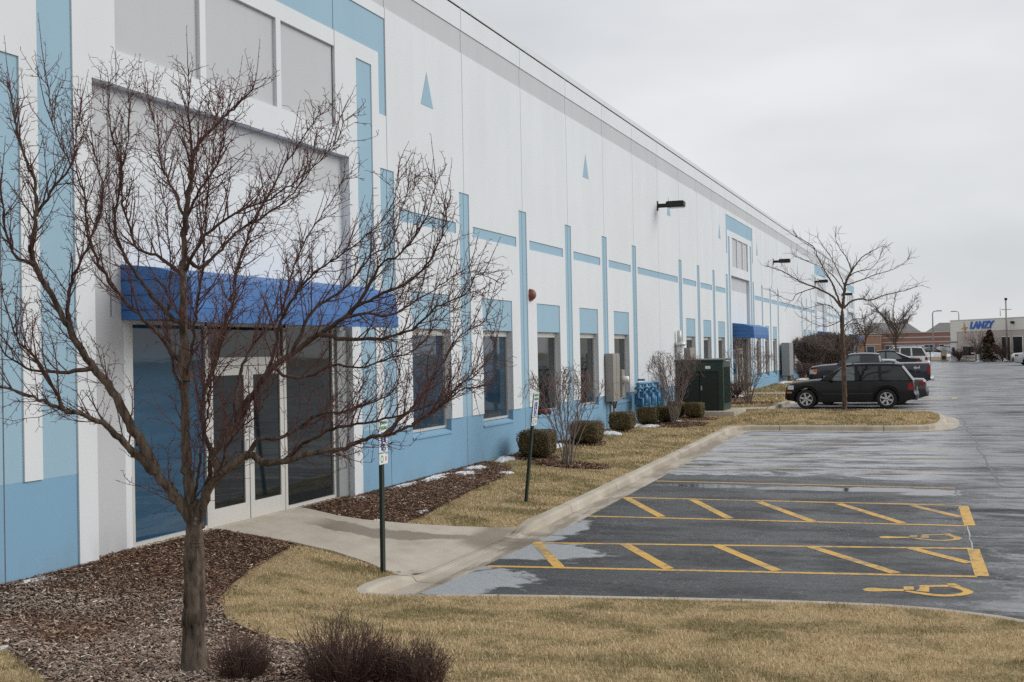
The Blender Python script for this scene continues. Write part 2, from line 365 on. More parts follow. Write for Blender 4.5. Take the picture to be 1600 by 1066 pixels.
def paintmark_mat():
    t = NT('worn yellow road paint'); p = t.pos()
    w = t.math('ADD', t.math('MULTIPLY', t.noise(t.map(p, (1, .6, 1)), 11, 6, .75), .6), t.math('MULTIPLY', t.noise(p, 1.2, 4), .4))
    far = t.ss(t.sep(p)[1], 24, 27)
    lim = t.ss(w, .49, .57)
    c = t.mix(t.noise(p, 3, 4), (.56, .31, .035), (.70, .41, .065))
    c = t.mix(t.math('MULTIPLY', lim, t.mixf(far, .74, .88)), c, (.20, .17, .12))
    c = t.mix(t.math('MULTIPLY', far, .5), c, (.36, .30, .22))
    t.set(c, .5, 0, .4); t.bump(t.noise(p, 80, 2), .25, .004); return t.m
def concrete_mat(name, stain=True):
    t = NT(name); p = t.pos(); s = t.sep(p); x, y = s[0], s[1]
    a = t.noise(p, 1.3, 6, .62); b = t.noise(p, 45, 3, .6); g = t.noise(t.map(p, (1, .35, 1)), 3.0, 5)
    k = t.math('ADD', t.math('MULTIPLY', a, .5), t.math('ADD', t.math('MULTIPLY', g, .3), t.math('MULTIPLY', b, .2)))
    c = t.ramp(k, [(.33, (.31, .265, .205)), (.5, (.435, .385, .315)), (.68, (.53, .485, .41))])
    c = t.mix(t.math('MULTIPLY', t.ss(b, .6, .72), .35), c, (.22, .20, .17))
    if stain:      # melt water running down the walk, damp tan mud in the gutter
        line = t.math('ADD', 16.75, t.math('MULTIPLY', t.math('SINE', t.math('MULTIPLY', x, 1.5)), -.28)); line = t.math('ADD', line, t.math('MULTIPLY', t.ss(x, 1.6, 3.2), .75))
        d = t.math('ABSOLUTE', t.math('SUBTRACT', y, line))
        d = t.math('ADD', d, t.math('MULTIPLY', t.math('SUBTRACT', t.noise(p, 1.5, 5, .6), .5), .9))
        wet = t.math('MULTIPLY', t.ss(d, .36, .26), t.ss(x, .35, .9))
        g1 = t.math('MULTIPLY', t.ss(x, 2.5, 2.75), t.ss(t.math('ABSOLUTE', t.math('SUBTRACT', y, 17.8)), 1.0, .5)); g1 = t.math('MULTIPLY', g1, t.ss(t.noise(p, 1.6, 4), .36, .50))
        wet = t.math('MAXIMUM', wet, g1)
        c = t.mix(t.math('MULTIPLY', wet, .72), c, (.14, .098, .058))
        gut = t.math('MULTIPLY', t.ss(x, 3.30, 3.36), t.ss(x, 3.95, 3.85)); gut = t.math('MULTIPLY', gut, t.ss(t.noise(t.map(p, (2, .45, 1)), 1.6, 5, .6), .40, .56))
        gut = t.math('MULTIPLY', gut, t.ss(y, 37, 35)); c = t.mix(t.math('MULTIPLY', gut, .6), c, (.145, .105, .065))
        r = t.mixf(t.math('MAXIMUM', wet, t.math('MULTIPLY', gut, .7)), .82, .42); t.set(c, r, 0, .4)
    else: t.set(c, .82, 0, .3)
    t.bump(t.math('ADD', b, t.math('MULTIPLY', a, .5)), .3, .006); return t.m
def grass_cols(t, p):
    g = t.noise(t.map(p, (.85, 1.0, 1)), 1.0, 7, .66, .6); f = t.noise(p, 5, 4)
    near_wall = t.ss(t.sep(p)[0], 3.2, .6)
    k = t.math('ADD', t.ss(g, .44, .60), t.math('MULTIPLY', near_wall, t.math('MULTIPLY', t.ss(t.sep(p)[1], 10, 15), .28)), clamp=True)
    return k, f
def blade_mat():
    t = NT('dormant grass blade'); p = t.pos(); k, f = grass_cols(t, p); tone = t.attr('tone')
    hay = t.ramp(tone, [(0, (.27, .19, .10)), (.35, (.53, .40, .225)), (.7, (.70, .56, .345)), (1, (.80, .68, .47))])
    grn = t.ramp(tone, [(0, (.11, .105, .035)), (.5, (.24, .21, .075)), (1, (.46, .38, .19))])
    t.set(t.mix(t.math('MULTIPLY', k, .66), hay, grn), .7, 0, .2); return t.m
def thatch_mat():
    t = NT('lawn thatch'); p = t.pos(); k, f = grass_cols(t, p)
    h = t.noise(t.map(p, (1, 1, 1)), 42, 4, .7); hay = t.ramp(h, [(.3, (.20, .14, .07)), (.5, (.43, .32, .175)), (.7, (.62, .49, .29))])
    grn = t.ramp(h, [(.3, (.035, .035, .011)), (.5, (.10, .088, .028)), (.7, (.24, .19, .075))])
    t.set(t.mix(t.math('MULTIPLY', k, .7), hay, grn), .9, 0, .15); t.bump(h, .8, .03); return t.m
def chip_mat():
    t = NT('mulch chip'); tone = t.attr('tone'); p = t.pos()
    weath = t.math('MULTIPLY', t.ss(t.sep(p)[1], 12.2, 10.2), t.ss(t.noise(p, .8, 4), .32, .58))
    fresh = t.ramp(tone, [(0, (.05, .026, .017)), (.45, (.17, .092, .06)), (.75, (.33, .205, .135)), (.90, (.50, .37, .26)), (1, (.70, .62, .54))])
    old = t.ramp(tone, [(0, (.08, .056, .042)), (.4, (.29, .215, .165)), (.72, (.47, .37, .30)), (.90, (.62, .53, .46)), (1, (.80, .77, .74))])
    t.set(t.mix(t.math('MULTIPLY', weath, .9), fresh, old), .85, 0, .2); return t.m
def mulch_mat():
    t = NT('mulch bed'); p = t.pos(); h = t.noise(t.map(p, (1, 1.6, 1)), 26, 4, .7)
    t.set(t.ramp(h, [(.3, (.012, .007, .005)), (.5, (.045, .025, .017)), (.68, (.11, .065, .043))]), .9, 0, .15); t.bump(h, 1, .04); return t.m
M['asphalt'] = asphalt_mat(); M['mark'] = paintmark_mat(); M['concrete'] = concrete_mat('gutter concrete'); M['slab'] = concrete_mat('pad concrete', False)
M['blade'] = blade_mat(); M['thatch'] = thatch_mat(); M['chip'] = chip_mat(); M['mulch'] = mulch_mat()
M['tar'] = simple('crack filler tar', (.010, .010, .011), .35)
M['grit'] = simple('salt grit', (.40, .40, .40), .8, var=.3, scale=20)
M['farground'] = simple('dry grass ground', (.17, .135, .075), .9, var=.35, scale=.15)

# ------------------------------------------------------------------ ground sheet, asphalt
def sheet(name, xs, ys, zf, m, parent=None, kind='structure'):
    v = [(x, y, zf(x, y)) for y in ys for x in xs]; nx = len(xs)
    f = [(j*nx+i, j*nx+i+1, (j+1)*nx+i+1, (j+1)*nx+i) for j in range(len(ys)-1) for i in range(nx-1)]
    b = MB(); b.add(v, f, 0, True); o = b.build(name, m, parent)
    if kind: o['kind'] = kind
    return o
sheet('ground', [-1500, -400, -100, -41, 0, 70, 200, 600, 1800], [-200, -60, -30, 0, 20, 38, 47, 62, 110, 140, 250, 600, 1500, 3500], lambda x, y: az(y)-.9 if y < 60 else az(y)-.25, M['farground'])
ys = sorted(set([-30, -10]+list(np.arange(0, 64, 1.0))+[70, 80, 95, 110, 125, 140, 170, 210, 250, 300, 400]+[38, 47, 62]))
asphalt = sheet('asphalt', [-1.5, 2.5, 4, 6, 8, 10, 12, 16, 24, 40, 75], ys, lambda x, y: az(y), M['asphalt'])
# painted lines: strips 4 mm above the asphalt
def strip(b, p, q, w, off=.002, n=6, wob=.006):
    p = Vector(p); q = Vector(q); d = (q-p); s = Vector((-d.y, d.x)).normalized()*w/2; vs = []
    for i in range(n+1):
        c = p+d*i/n; e = random.uniform(1-wob/w, 1+wob/w)
        for k in (-1, 1):
            u = c+s*k*e; vs.append((u.x, u.y, az(u.y)+off))
    b.add(vs, [(2*i, 2*i+2, 2*i+3, 2*i+1) for i in range(n)])
def line(p, q, w=.10, name='painted_line', off=.002):
    b = MB(); strip(b, p, q, w, off); return b.build(name, M['mark'], asphalt)
# two hatched access aisles
LX0, LX1 = 3.68, 9.88
for (ya0, ya1, yb0, yb1, e) in ((15.9, 16.60, 17.8, 18.60, 10.0), (20.5, 20.62, 22.86, 22.84, 9.90)):
    line((LX0-.1, ya0), (e, ya1), .11); line((LX0, yb0), (e-.05, yb1), .11)
    b = MB(); strip(b, (e-.02, yb1-.03), (e+.06, ya1+.03), .17, .0035, 4); b.build('painted_bar', M['mark'], asphalt)
for p, q in (((3.63, 17.85), (4.62, 15.98)), ((4.99, 18.0), (6.08, 16.25)), ((6.36, 18.18), (7.51, 16.43)), ((7.72, 18.33), (9.01, 16.6)), ((9.11, 18.5), (9.92, 17.5)),
             ((3.79, 22.80), (4.97, 20.66)), ((5.09, 22.76), (6.15, 20.66)), ((6.32, 22.72), (7.51, 20.64)), ((7.76, 22.72), (8.94, 20.7)), ((9.03, 22.7), (9.82, 21.52))):
    line(p, q, .155, 'hatch_line', .003)
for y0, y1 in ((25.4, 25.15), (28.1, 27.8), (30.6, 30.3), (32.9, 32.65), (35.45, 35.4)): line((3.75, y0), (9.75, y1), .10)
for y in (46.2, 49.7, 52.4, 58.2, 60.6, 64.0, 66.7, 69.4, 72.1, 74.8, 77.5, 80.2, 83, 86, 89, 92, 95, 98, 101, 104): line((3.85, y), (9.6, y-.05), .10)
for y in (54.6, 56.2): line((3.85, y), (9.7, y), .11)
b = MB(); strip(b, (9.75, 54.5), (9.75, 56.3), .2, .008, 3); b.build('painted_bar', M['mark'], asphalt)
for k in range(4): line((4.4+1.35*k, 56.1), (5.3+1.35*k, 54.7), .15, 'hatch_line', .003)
# wheelchair symbols, lying on their side as seen from the walk
WC_POLYS =  [[(8.665, 15.503), (8.686, 15.572), (8.728, 15.619), (8.804, 15.637), (8.894, 15.613), (9.021, 15.617), (9.14, 15.632), (9.144, 15.52), (9.026, 15.498), (8.915, 15.461), (8.816, 15.42), (8.741, 15.414), (8.695, 15.441)], [(9.135, 15.789), (9.254, 15.817), (9.26, 15.615), (9.142, 15.588)], [(9.318, 15.909), (9.432, 15.935), (9.438, 15.544), (9.361, 15.552), (9.286, 15.583), (9.323, 15.693)], [(9.432, 15.935), (9.656, 16.012), (9.693, 15.949), (9.656, 15.884), (9.433, 15.826)], [(9.624, 16.083), (9.731, 16.108), (9.812, 15.933), (9.693, 15.956)]]
WC_OUT =  [(9.148, 15.515), (9.291, 15.418), (9.415, 15.357), (9.513, 15.325), (9.61, 15.323), (9.706, 15.352), (9.803, 15.416), (9.888, 15.503), (9.95, 15.651), (9.891, 15.793), (9.818, 15.895), (9.743, 15.968), (9.662, 16.014)]
WC_IN =  [(9.187, 15.561), (9.338, 15.509), (9.437, 15.465), (9.523, 15.436), (9.609, 15.431), (9.688, 15.456), (9.755, 15.514), (9.806, 15.58), (9.824, 15.658), (9.798, 15.739), (9.749, 15.816), (9.693, 15.861), (9.65, 15.882)]

def wheelchair(dx, dy, k=1.):
    b = MB(); cx, cy = 9.31, 15.72
    T = lambda p: (cx+(p[0]-cx)*k+dx, cy+(p[1]-cy)*k+dy, az(cy+(p[1]-cy)*k+dy)+.0025)
    for q in WC_POLYS: b.add([T(p) for p in q][::-1], [tuple(range(len(q)))])
    n = len(WC_OUT); b.add([T(p) for p in WC_OUT]+[T(p) for p in WC_IN], [(i, i+1, n+i+1, n+i) for i in range(n-1)])
    b.build('wheelchair_symbol', M['mark'], asphalt)
wheelchair(0, 0); wheelchair(-.06, 3.78, .93)
# tarred cracks and grit along the end of the bays
def jag(p, q, w, m, name, amp=.03, n=24, off=.0012):
    b = MB(); p = Vector(p); q = Vector(q); d = q-p; s = Vector((-d.y, d.x)).normalized(); vs = []
    for i in range(n+1):
        c = p+d*i/n+s*random.uniform(-amp, amp); ww = w*random.uniform(.5, 1.3)
        for k in (-1, 1):
            u = c+s*k*ww/2; vs.append((u.x, u.y, az(u.y)+off))
    b.add(vs, [(2*i, 2*i+2, 2*i+3, 2*i+1) for i in range(n)]); return b.build(name, m, asphalt)
jag((9.74, 25.3), (9.80, 22.6), .035, M['tar'], 'tar_crack'); jag((9.80, 22.6), (9.93, 18.2), .03, M['tar'], 'tar_crack'); jag((9.86, 22.6), (9.98, 18.4), .022, M['grit'], 'salt_crack', .012)
jag((3.7, 25.50), (9.75, 25.27), .07, M['tar'], 'tar_crack', .02, 40); jag((9.9, 44.6), (10.6, 25.5), .05, M['tar'], 'tar_crack', .06, 40); jag((10.2, 18.1), (14, 17.9), .02, M['grit'], 'salt_crack', .015)
jag((10.1, 29.6), (15, 29.4), .025, M['grit'], 'salt_crack', .02)

# ------------------------------------------------------------------ lawn, beds, walk, kerb
def poly_surface(name, poly, zf, m, step=.5, off=0., parent=None, kind='structure', limit=None, zoff=None):
    P = [Vector((float(a), float(b))) for a, b in poly]; n = len(P)
    xs = [p.x for p in P]; yy = [p.y for p in P]
    gx, gy = np.meshgrid(np.arange(min(xs)+step/2, max(xs), step), np.arange(min(yy)+step/2, max(yy), step)); gx = gx.ravel(); gy = gy.ravel()
    gx = gx+RNG.uniform(-.1, .1, gx.shape)*step; ok = in_poly(gx, gy, poly)
    gx, gy = gx[ok], gy[ok]
    px = np.array(xs); py = np.array(yy); d = np.min(np.hypot(gx[:, None]-px[None], gy[:, None]-py[None]), axis=1); ok = d > step*.4; gx, gy = gx[ok], gy[ok]
    P += [Vector((float(a), float(b))) for a, b in zip(gx, gy)]
    vs, es, fs, *_ = geometry.delaunay_2d_cdt(P, [(i, (i+1) % n) for i in range(n)], [], 1, 1e-5)
    X = np.array([v.x for v in vs]); Y = np.array([v.y for v in vs]); Z = zf(X, Y)+off
    b = MB(); b.add(list(zip(X.tolist(), Y.tolist(), Z.tolist())), [tuple(f) if (vs[f[1]]-vs[f[0]]).cross(vs[f[2]]-vs[f[0]]) > 0 else tuple(f)[::-1] for f in fs], 0, True)
    o = b.build(name, m, parent)
    if kind: o['kind'] = kind
    return o
lawn = poly_surface('lawn', LAWN_POLY, lawn_z, M['thatch'], .32)
walk = poly_surface('entrance_walk', WALK_POLY, lambda x, y: lawn_z(x, y)+.028*np.clip((path_dist(x, y)-.02)/.5, 0, 1)+.001, M['concrete'], .2)
b = MB(); vs = []                                                            # edge of the slab
for e in (WALK_L, WALK_R):
    b2 = [(x, y, lz(x, y)+.028*min(1, max(0, float(path_dist(x, y)[0])-.02)/.5)+.001) for x, y in e]+[(x, y, lz(x, y)-.08) for x, y in e]; n = len(e); b.add(b2, [(i, i+1, n+i+1, n+i) for i in range(n-1)])
b.build('slab_edge', M['concrete'], walk)
for nm, poly in [('mulch_bed', BED1), ('mulch_bed', BED2)]+[('mulch_ring', r) for r in RINGS]:
    o = poly_surface(nm, poly, lambda x, y: lawn_z(x, y), M['mulch'], .2 if nm == 'mulch_bed' else .25, .022)
# second walk beyond the transformer
poly_surface('side_walk', [(-.3, 57.6), (1.6, 57.2), (3.2, 56.6), (3.2, 58.4), (1.8, 59.2), (-.3, 59.6)], lambda x, y: lawn_z(x, y), M['slab'], .5, .03)
poly_surface('side_walk', [(1.9, 44.7), (3.25, 44.95), (3.2, 46.2), (1.9, 45.9)], lambda x, y: lawn_z(x, y), M['slab'], .5, .03)
# kerb and gutter, cast in sections
kerb = bpy.data.objects.new('kerb', None); link(kerb); kerb['kind'] = 'structure'
seg = np.linalg.norm(np.diff(KP, axis=0), axis=1); cum = np.concatenate([[0], np.cumsum(seg)]); total = cum[-1]
def kp(s): return np.array([np.interp(s, cum, KP[:, 0]), np.interp(s, cum, KP[:, 1])])
s0 = 8.0
while s0 < total-.5:
    s1 = min(s0+3.05, total); ns = max(4, int((s1-s0)/.3)); b = MB(); prof_n = 0; vs = []
    for i in range(ns+1):
        s_ = s0+.009+(s1-s0-.018)*i/ns; c = kp(s_); d = kp(min(s_+.25, total))-kp(max(s_-.25, 0)); d /= np.linalg.norm(d); nrm = np.array([d[1], -d[0]])
        h = float(kerb_h(c[1])) if c[0] < 3.3 else .15
        z0 = az(c[1])
        prof = [(-.09, -.25), (-.09, h-.016), (-.03, h-.006), (.0, h+.004), (.12, h), (.155, h-.012), (.172, h-.04 if h > .05 else h-.008), (.19, .018), (.21, .010), (.40, .006), (.58, .012), (.585, -.1)]
        prof_n = len(prof)
        for o_, z_ in prof:
            q = c+nrm*o_; vs.append((q[0], q[1], az(q[1])*.3+z0*.7+z_))
    b.add(vs, [(i*prof_n+j, (i+1)*prof_n+j, (i+1)*prof_n+j+1, i*prof_n+j+1) for i in range(ns) for j in range(prof_n-1)]+[tuple(range(prof_n)), tuple(ns*prof_n+j for j in range(prof_n))[::-1]])
    b.build('kerb_section', M['concrete'], kerb); s0 = s1

# ------------------------------------------------------------------ grass blades, mulch chips
def blades(name, n, xr, yr, h, w, keep, seed, zf=lawn_z, m='blade'):
    g = np.random.default_rng(seed); x = g.uniform(*xr, n); y = g.uniform(*yr, n); k = keep(x, y); x, y = x[k], y[k]; n = len(x); z = zf(x, y)
    a = g.uniform(0, 2*np.pi, n); hh = h*g.uniform(.40, 1.25, n)*(1+.22*np.sin(x*2.1+1.3*np.sin(y*1.7))*np.sin(y*2.6+1.1*np.sin(x*1.9)))*(1+.25*np.sin(x*7.3+y*2.1)*np.sin(y*8.1-x*3.3)); ww = w*g.uniform(.6, 1.3, n); lean = g.uniform(.25, 1.15, n)*hh; la = a+g.uniform(-1.2, 1.2, n)+np.pi/2
    dx, dy = np.cos(a)*ww/2, np.sin(a)*ww/2; lx, ly = np.cos(la)*lean, np.sin(la)*lean
    V = np.empty((n, 5, 3)); V[:, 0] = np.c_[x-dx, y-dy, z-.01]; V[:, 1] = np.c_[x+dx, y+dy, z-.01]
    V[:, 2] = np.c_[x+lx*.35+dx*.8, y+ly*.35+dy*.8, z+hh*.6]; V[:, 3] = np.c_[x+lx*.35-dx*.8, y+ly*.35-dy*.8, z+hh*.6]; V[:, 4] = np.c_[x+lx, y+ly, z+hh*.92]
    b = (np.arange(n)*5)[:, None]; F = np.stack([b+[0, 1, 2], b+[0, 2, 3], b+[3, 2, 4]], 1).reshape(-1, 3)
    tone = np.repeat(np.clip(g.normal(.5, .26, n), 0, 1), 5)
    o = inst(name, np_mesh(name, V.reshape(-1, 3), F, M[m], tone)); o['kind'] = 'stuff'; return o
BUSH_OK = None
def grass_ok(x, y):
    k = in_poly(x, y, LAWN_POLY) & (x > .02)
    for b_ in BEDS[:2]: k &= ~in_poly(x, y, b_)
    e = RNG.uniform(0, 1, x.shape)
    for b_ in RINGS: k &= ~(in_poly(x, y, b_) & (e < .93))
    k &= ~in_poly(x, y, WALK_POLY)
    return k
blades('grass', 230000, (0, 12.7), (6.3, 14.5), .034, .0052, grass_ok, 1)
blades('grass', 62000, (0, 3.2), (14.5, 26), .038, .008, grass_ok, 2)
blades('grass', 42000, (0, 3.2), (26, 46), .042, .013, grass_ok, 3)
blades('grass', 34000, (3.1, 10.3), (37.9, 44.6), .055, .015, grass_ok, 4)
blades('grass', 26000, (0, 3.2), (46, 112), .06, .035, grass_ok, 5)
# ragged fringe of grass over the bed edges and around the posts
def chips(name, n, polys, seed, size=(.044, .0115)):
    g = np.random.default_rng(seed); X = []; Y = []
    for poly, cnt in polys:
        px = [p[0] for p in poly]; py = [p[1] for p in poly]; x = g.uniform(min(px)-.1, max(px)+.1, cnt); y = g.uniform(min(py)-.1, max(py)+.1, cnt)
        jx, jy = g.normal(0, .05, cnt), g.normal(0, .05, cnt); k = in_poly(x+jx, y+jy, poly) & ((x > .0) | ((x > -.4) & (y > 12.15) & (y < 18.8))) & ~in_poly(x, y, WALK_POLY)
        X.append(x[k]); Y.append(y[k])
    x = np.concatenate(X); y = np.concatenate(Y); n = len(x); z = lawn_z(x, y)+.024+g.uniform(0, .02, n)
    L = size[0]*g.uniform(.35, 1.5, n); Wd = size[1]*g.uniform(.5, 1.7, n); a = g.uniform(0, 2*np.pi, n); tl = g.normal(0, .30, n); rl = g.normal(0, .5, n)
    ax = np.c_[np.cos(a)*np.cos(tl), np.sin(a)*np.cos(tl), np.sin(tl)]; bx = np.c_[-np.sin(a)*np.cos(rl), np.cos(a)*np.cos(rl), np.sin(rl)]; c = np.c_[x, y, z]
    up = np.cross(ax, bx)*(.004)
    V = np.empty((n, 5, 3)); V[:, 0] = c-ax*L[:, None]/2-bx*Wd[:, None]/2; V[:, 1] = c+ax*L[:, None]/2-bx*Wd[:, None]*.3; V[:, 2] = c+ax*L[:, None]/2*.8+bx*Wd[:, None]*.35; V[:, 3] = c-ax*L[:, None]/2+bx*Wd[:, None]/2; V[:, 4] = c+up
    b = (np.arange(n)*5)[:, None]; F = np.stack([b+[0, 1, 4], b+[1, 2, 4], b+[2, 3, 4], b+[3, 0, 4]], 1).reshape(-1, 3)
    o = inst(name, np_mesh(name, V.reshape(-1, 3), F, M['chip'], np.repeat(np.clip(g.beta(1.6, 1.7, n), 0, 1), 5))); o['kind'] = 'stuff'; return o
chips('mulch_chips', 0, [(BED1, 105000)], 21)
chips('mulch_chips', 0, [(BED2, 26000)], 22, (.045, .012))
chips('mulch_chips', 0, [(r, 2600) for r in RINGS], 23, (.06, .018))
# old snow along the foot of the wall
def snow(cx, cy, rx, ry, h, seed, zf=lz):
    r = random.Random(seed); nr, na = 7, 36; ph = [r.uniform(0, 6.28) for _ in range(5)]; vs = [(cx, cy, zf(cx, cy)+h)]; fs = []
    for i in range(1, nr+1):
        for j in range(na):
            a = 2*math.pi*j/na; k = 1+.22*math.sin(2*a+ph[0])+.20*math.sin(3*a+ph[1])+.16*math.sin(5*a+ph[2])+.11*math.sin(9*a+ph[3])+.07*math.sin(14*a+ph[4]); t = i/nr
            x, y = max(.012, cx+rx*k*t*math.cos(a)), cy+ry*k*t*math.sin(a); vs.append((x, y, zf(x, y)+h*(1-t**2.2)*(1+.5*r.uniform(-1, 1))+(.012 if i < nr else -.01)))
    for j in range(na):
        fs.append((0, 1+j, 1+(j+1) % na))
        for i in range(nr-1): fs.append((1+i*na+j, 1+(i+1)*na+j, 1+(i+1)*na+(j+1) % na, 1+i*na+(j+1) % na))
    b = MB(); b.add(vs, fs, 0, True); o = b.build('snow_patch', M['snow']); o['kind'] = 'stuff'; return o
for i, (cx, cy, rx, ry, h) in enumerate([(.14, 20.6, .10, .7, .03), (.18, 21.9, .16, .7, .04), (.40, 22.9, .20, .42, .04), (.28, 23.8, .20, .45, .045), (1.0, 23.6, .12, .2, .03), (.75, 22.4, .10, .16, .02), 
        (.22, 25.75, .2, .45, .05), (.25, 29.3, .22, .6, .05), (.30, 31.8, .2, .4, .04), (.5, 33.6, .3, .5, .05), (.35, 36.6, .3, .9, .06), (1.0, 36.5, .3, .3, .05), (.7, 39.0, .5, .5, .06), (1.2, 38.5, .3, .25, .05),
        (.10, 10.9, .08, .35, .02), (1.75, 11.25, .10, .12, .012), (1.35, 11.2, .16, .08, .014), (1.95, 8.75, .09, .4, .012), (.55, 55, .3, .8, .06), (.5, 72, .4, .8, .08), (1.0, 76, .4, .9, .08)]): snow(cx, cy, rx, ry, h, 100+i)
for i, (cx, cy, rx, ry) in enumerate([(1.15, 17.35, .07, .1), (.12, 18.75, .12, .22), (1.42, 18.5, .10, .14)]): snow(cx, cy, rx, ry, .02, 200+i)

# ------------------------------------------------------------------ the warehouse
ZT = 9.86
wh = thing('warehouse', 'long white tilt-up concrete warehouse with light blue stripes and blue awnings', 'building')
RM = ['white', 'gray', 'stripe', 'base']
def relief(name, y0, y1, z0, z1, regs, parent, x0=0., edge=.05):
    """a wall panel: every region (ya, yb, za, zb, depth, material, hole) is a real recess"""
    ys = {y0, y1}; zs = {z0, z1}
    for (ya, yb, za, zb, *_r) in regs:
        for v in (ya, yb):
            if y0 < v < y1: ys.add(round(v, 4))
        for v in (za, zb):
            if z0 < v < z1: zs.add(round(v, 4))
    ys = sorted(ys); zs = sorted(zs); ny, nz_ = len(ys)-1, len(zs)-1
    cell = [[None]*nz_ for _ in range(ny)]
    for i in range(ny):
        for j in range(nz_):
            cy, cz = (ys[i]+ys[i+1])/2, (zs[j]+zs[j+1])/2; c = (0., 'white', False)
            for (ya, yb, za, zb, d, m_, ho) in regs:
                if ya < cy < yb and za < cz < zb: c = (d, m_ if m_ else c[1], ho)
            cell[i][j] = c
    b = MB(); mi = RM.index
    for i in range(ny):
        for j in range(nz_):
            d, m_, ho = cell[i][j]; x = x0-d
            if not ho: b.add([(x, ys[i], zs[j]), (x, ys[i+1], zs[j]), (x, ys[i+1], zs[j+1]), (x, ys[i], zs[j+1])], [(0, 1, 2, 3)], mi(m_))
            for di, dj in ((1, 0), (0, 1)):
                if i+di < ny and j+dj < nz_:
                    d2, m2, h2 = cell[i+di][j+dj]
                    if abs(d-d2) > 1e-5:
                        mm = m_ if d < d2 else m2; xa, xb = x0-d, x0-d2
                        if di: q = [(xa, ys[i+1], zs[j]), (xb, ys[i+1], zs[j]), (xb, ys[i+1], zs[j+1]), (xa, ys[i+1], zs[j+1])]
                        else: q = [(xa, ys[i], zs[j+1]), (xa, ys[i+1], zs[j+1]), (xb, ys[i+1], zs[j+1]), (xb, ys[i], zs[j+1])]
                        b.add(q, [(0, 1, 2, 3)], mi(mm))
    for i in range(ny):                                    # returns round the edge
        for j, zz in ((0, z0), (nz_-1, z1)):
            d, m_, ho = cell[i][j]
            if not ho: b.add([(x0-d, ys[i], zz), (x0-d, ys[i+1], zz), (x0-d-edge, ys[i+1], zz), (x0-d-edge, ys[i], zz)], [(0, 1, 2, 3)], mi(m_))
    for j in range(nz_):
        for i, yy in ((0, y0), (ny-1, y1)):
            d, m_, ho = cell[i][j]
            if not ho: b.add([(x0-d, yy, zs[j]), (x0-d-edge, yy, zs[j]), (x0-d-edge, yy, zs[j+1]), (x0-d, yy, zs[j+1])], [(0, 1, 2, 3)], mi(m_))
    return b.build(name, [M[k] for k in RM], parent)
PARAPET = (-1e3, 1e3, 8.87, 9.37, .02, 'gray', False)
BASE = (-1e3, 1e3, -2, 1.10, .022, 'base', False)
g = .011                                                    # half a joint
ZB = -.7
win_frame = None
def window(y, dy, zbase, kind):
    """head 2.95, sill .92, glass .19 m inside the wall face"""
    h0, h1 = .92, 2.95; w2 = dy/2; x = -.15; fr = .055
    b = MB()
    b.box((x-.06, -w2, h0), (x+.02, -w2+fr, h1)); b.box((x-.06, w2-fr, h0), (x+.02, w2, h1)); b.box((x-.06, -w2+fr, h1-.13), (x+.02, w2-fr, h1)); b.box((x-.06, -w2+fr, h0), (x+.02, w2-fr, h0+.05))
    f = b.build('window', M['alu'], wh, (0, y, zbase))
    b = MB(); b.box((x-.035, -w2+fr, h0+.05), (x-.02, w2-fr, h1-.13)); b.build('pane', M['glass_win'] if kind == 0 else M['glass_dark'], f)
    b = MB(); b.prism([(-.17, h0-.002), (.004, h0-.085), (.004, h0-.118), (-.17, h0-.118)], -w2, w2, 'Y'); s_ = b.build('sill', M['base'], f)
    return f
def wwindow(ya, yb, kind):
    c = (ya+yb)/2; sc = (yb-ya)/3.75; return c+.05*sc, 1.92*sc
sealed = []
def plain(ya, yb, win=None, band=True, tri=False, sl=True, sr=True):
    """an office panel; sl / sr: light blue stripe on the left / right joint"""
    sc = min(1, (yb-ya)/3.7); hw = .28*sc; regs = [BASE]
    if band: regs.append((ya+(hw+.2*sc if sl else -1), yb-(hw+.2*sc if sr else -1), 4.97, 5.20, .02, 'stripe', False))
    if win is not None:
        c, w = wwindow(ya, yb, win); regs += [(c-w/2, c+w/2, 2.95, 3.66, .02, 'stripe', False), (c-w/2, c+w/2, .80, 2.95, .15, 'white', True)]
    if sl: regs.append((ya-1, ya+hw, 1.10, 5.87, .02, 'stripe', False))
    if sr: regs.append((yb-hw, yb+1, 1.10, 5.87, .02, 'stripe', False))
    regs.append(PARAPET)
    relief('wall_panel', ya+g, yb-g, ZB, ZT, regs, wh)
    if win is not None: window(c, w, 0, win)
    if tri:
        c = (ya+yb)/2; h = .30*sc; b = MB(); b.prism([(c-h, 7.39), (c+h, 7.39), (c, 8.07)], -.02, .006, 'X'); b.build('triangle_emblem', M['stripe'], wh)
    sealed.append(yb)
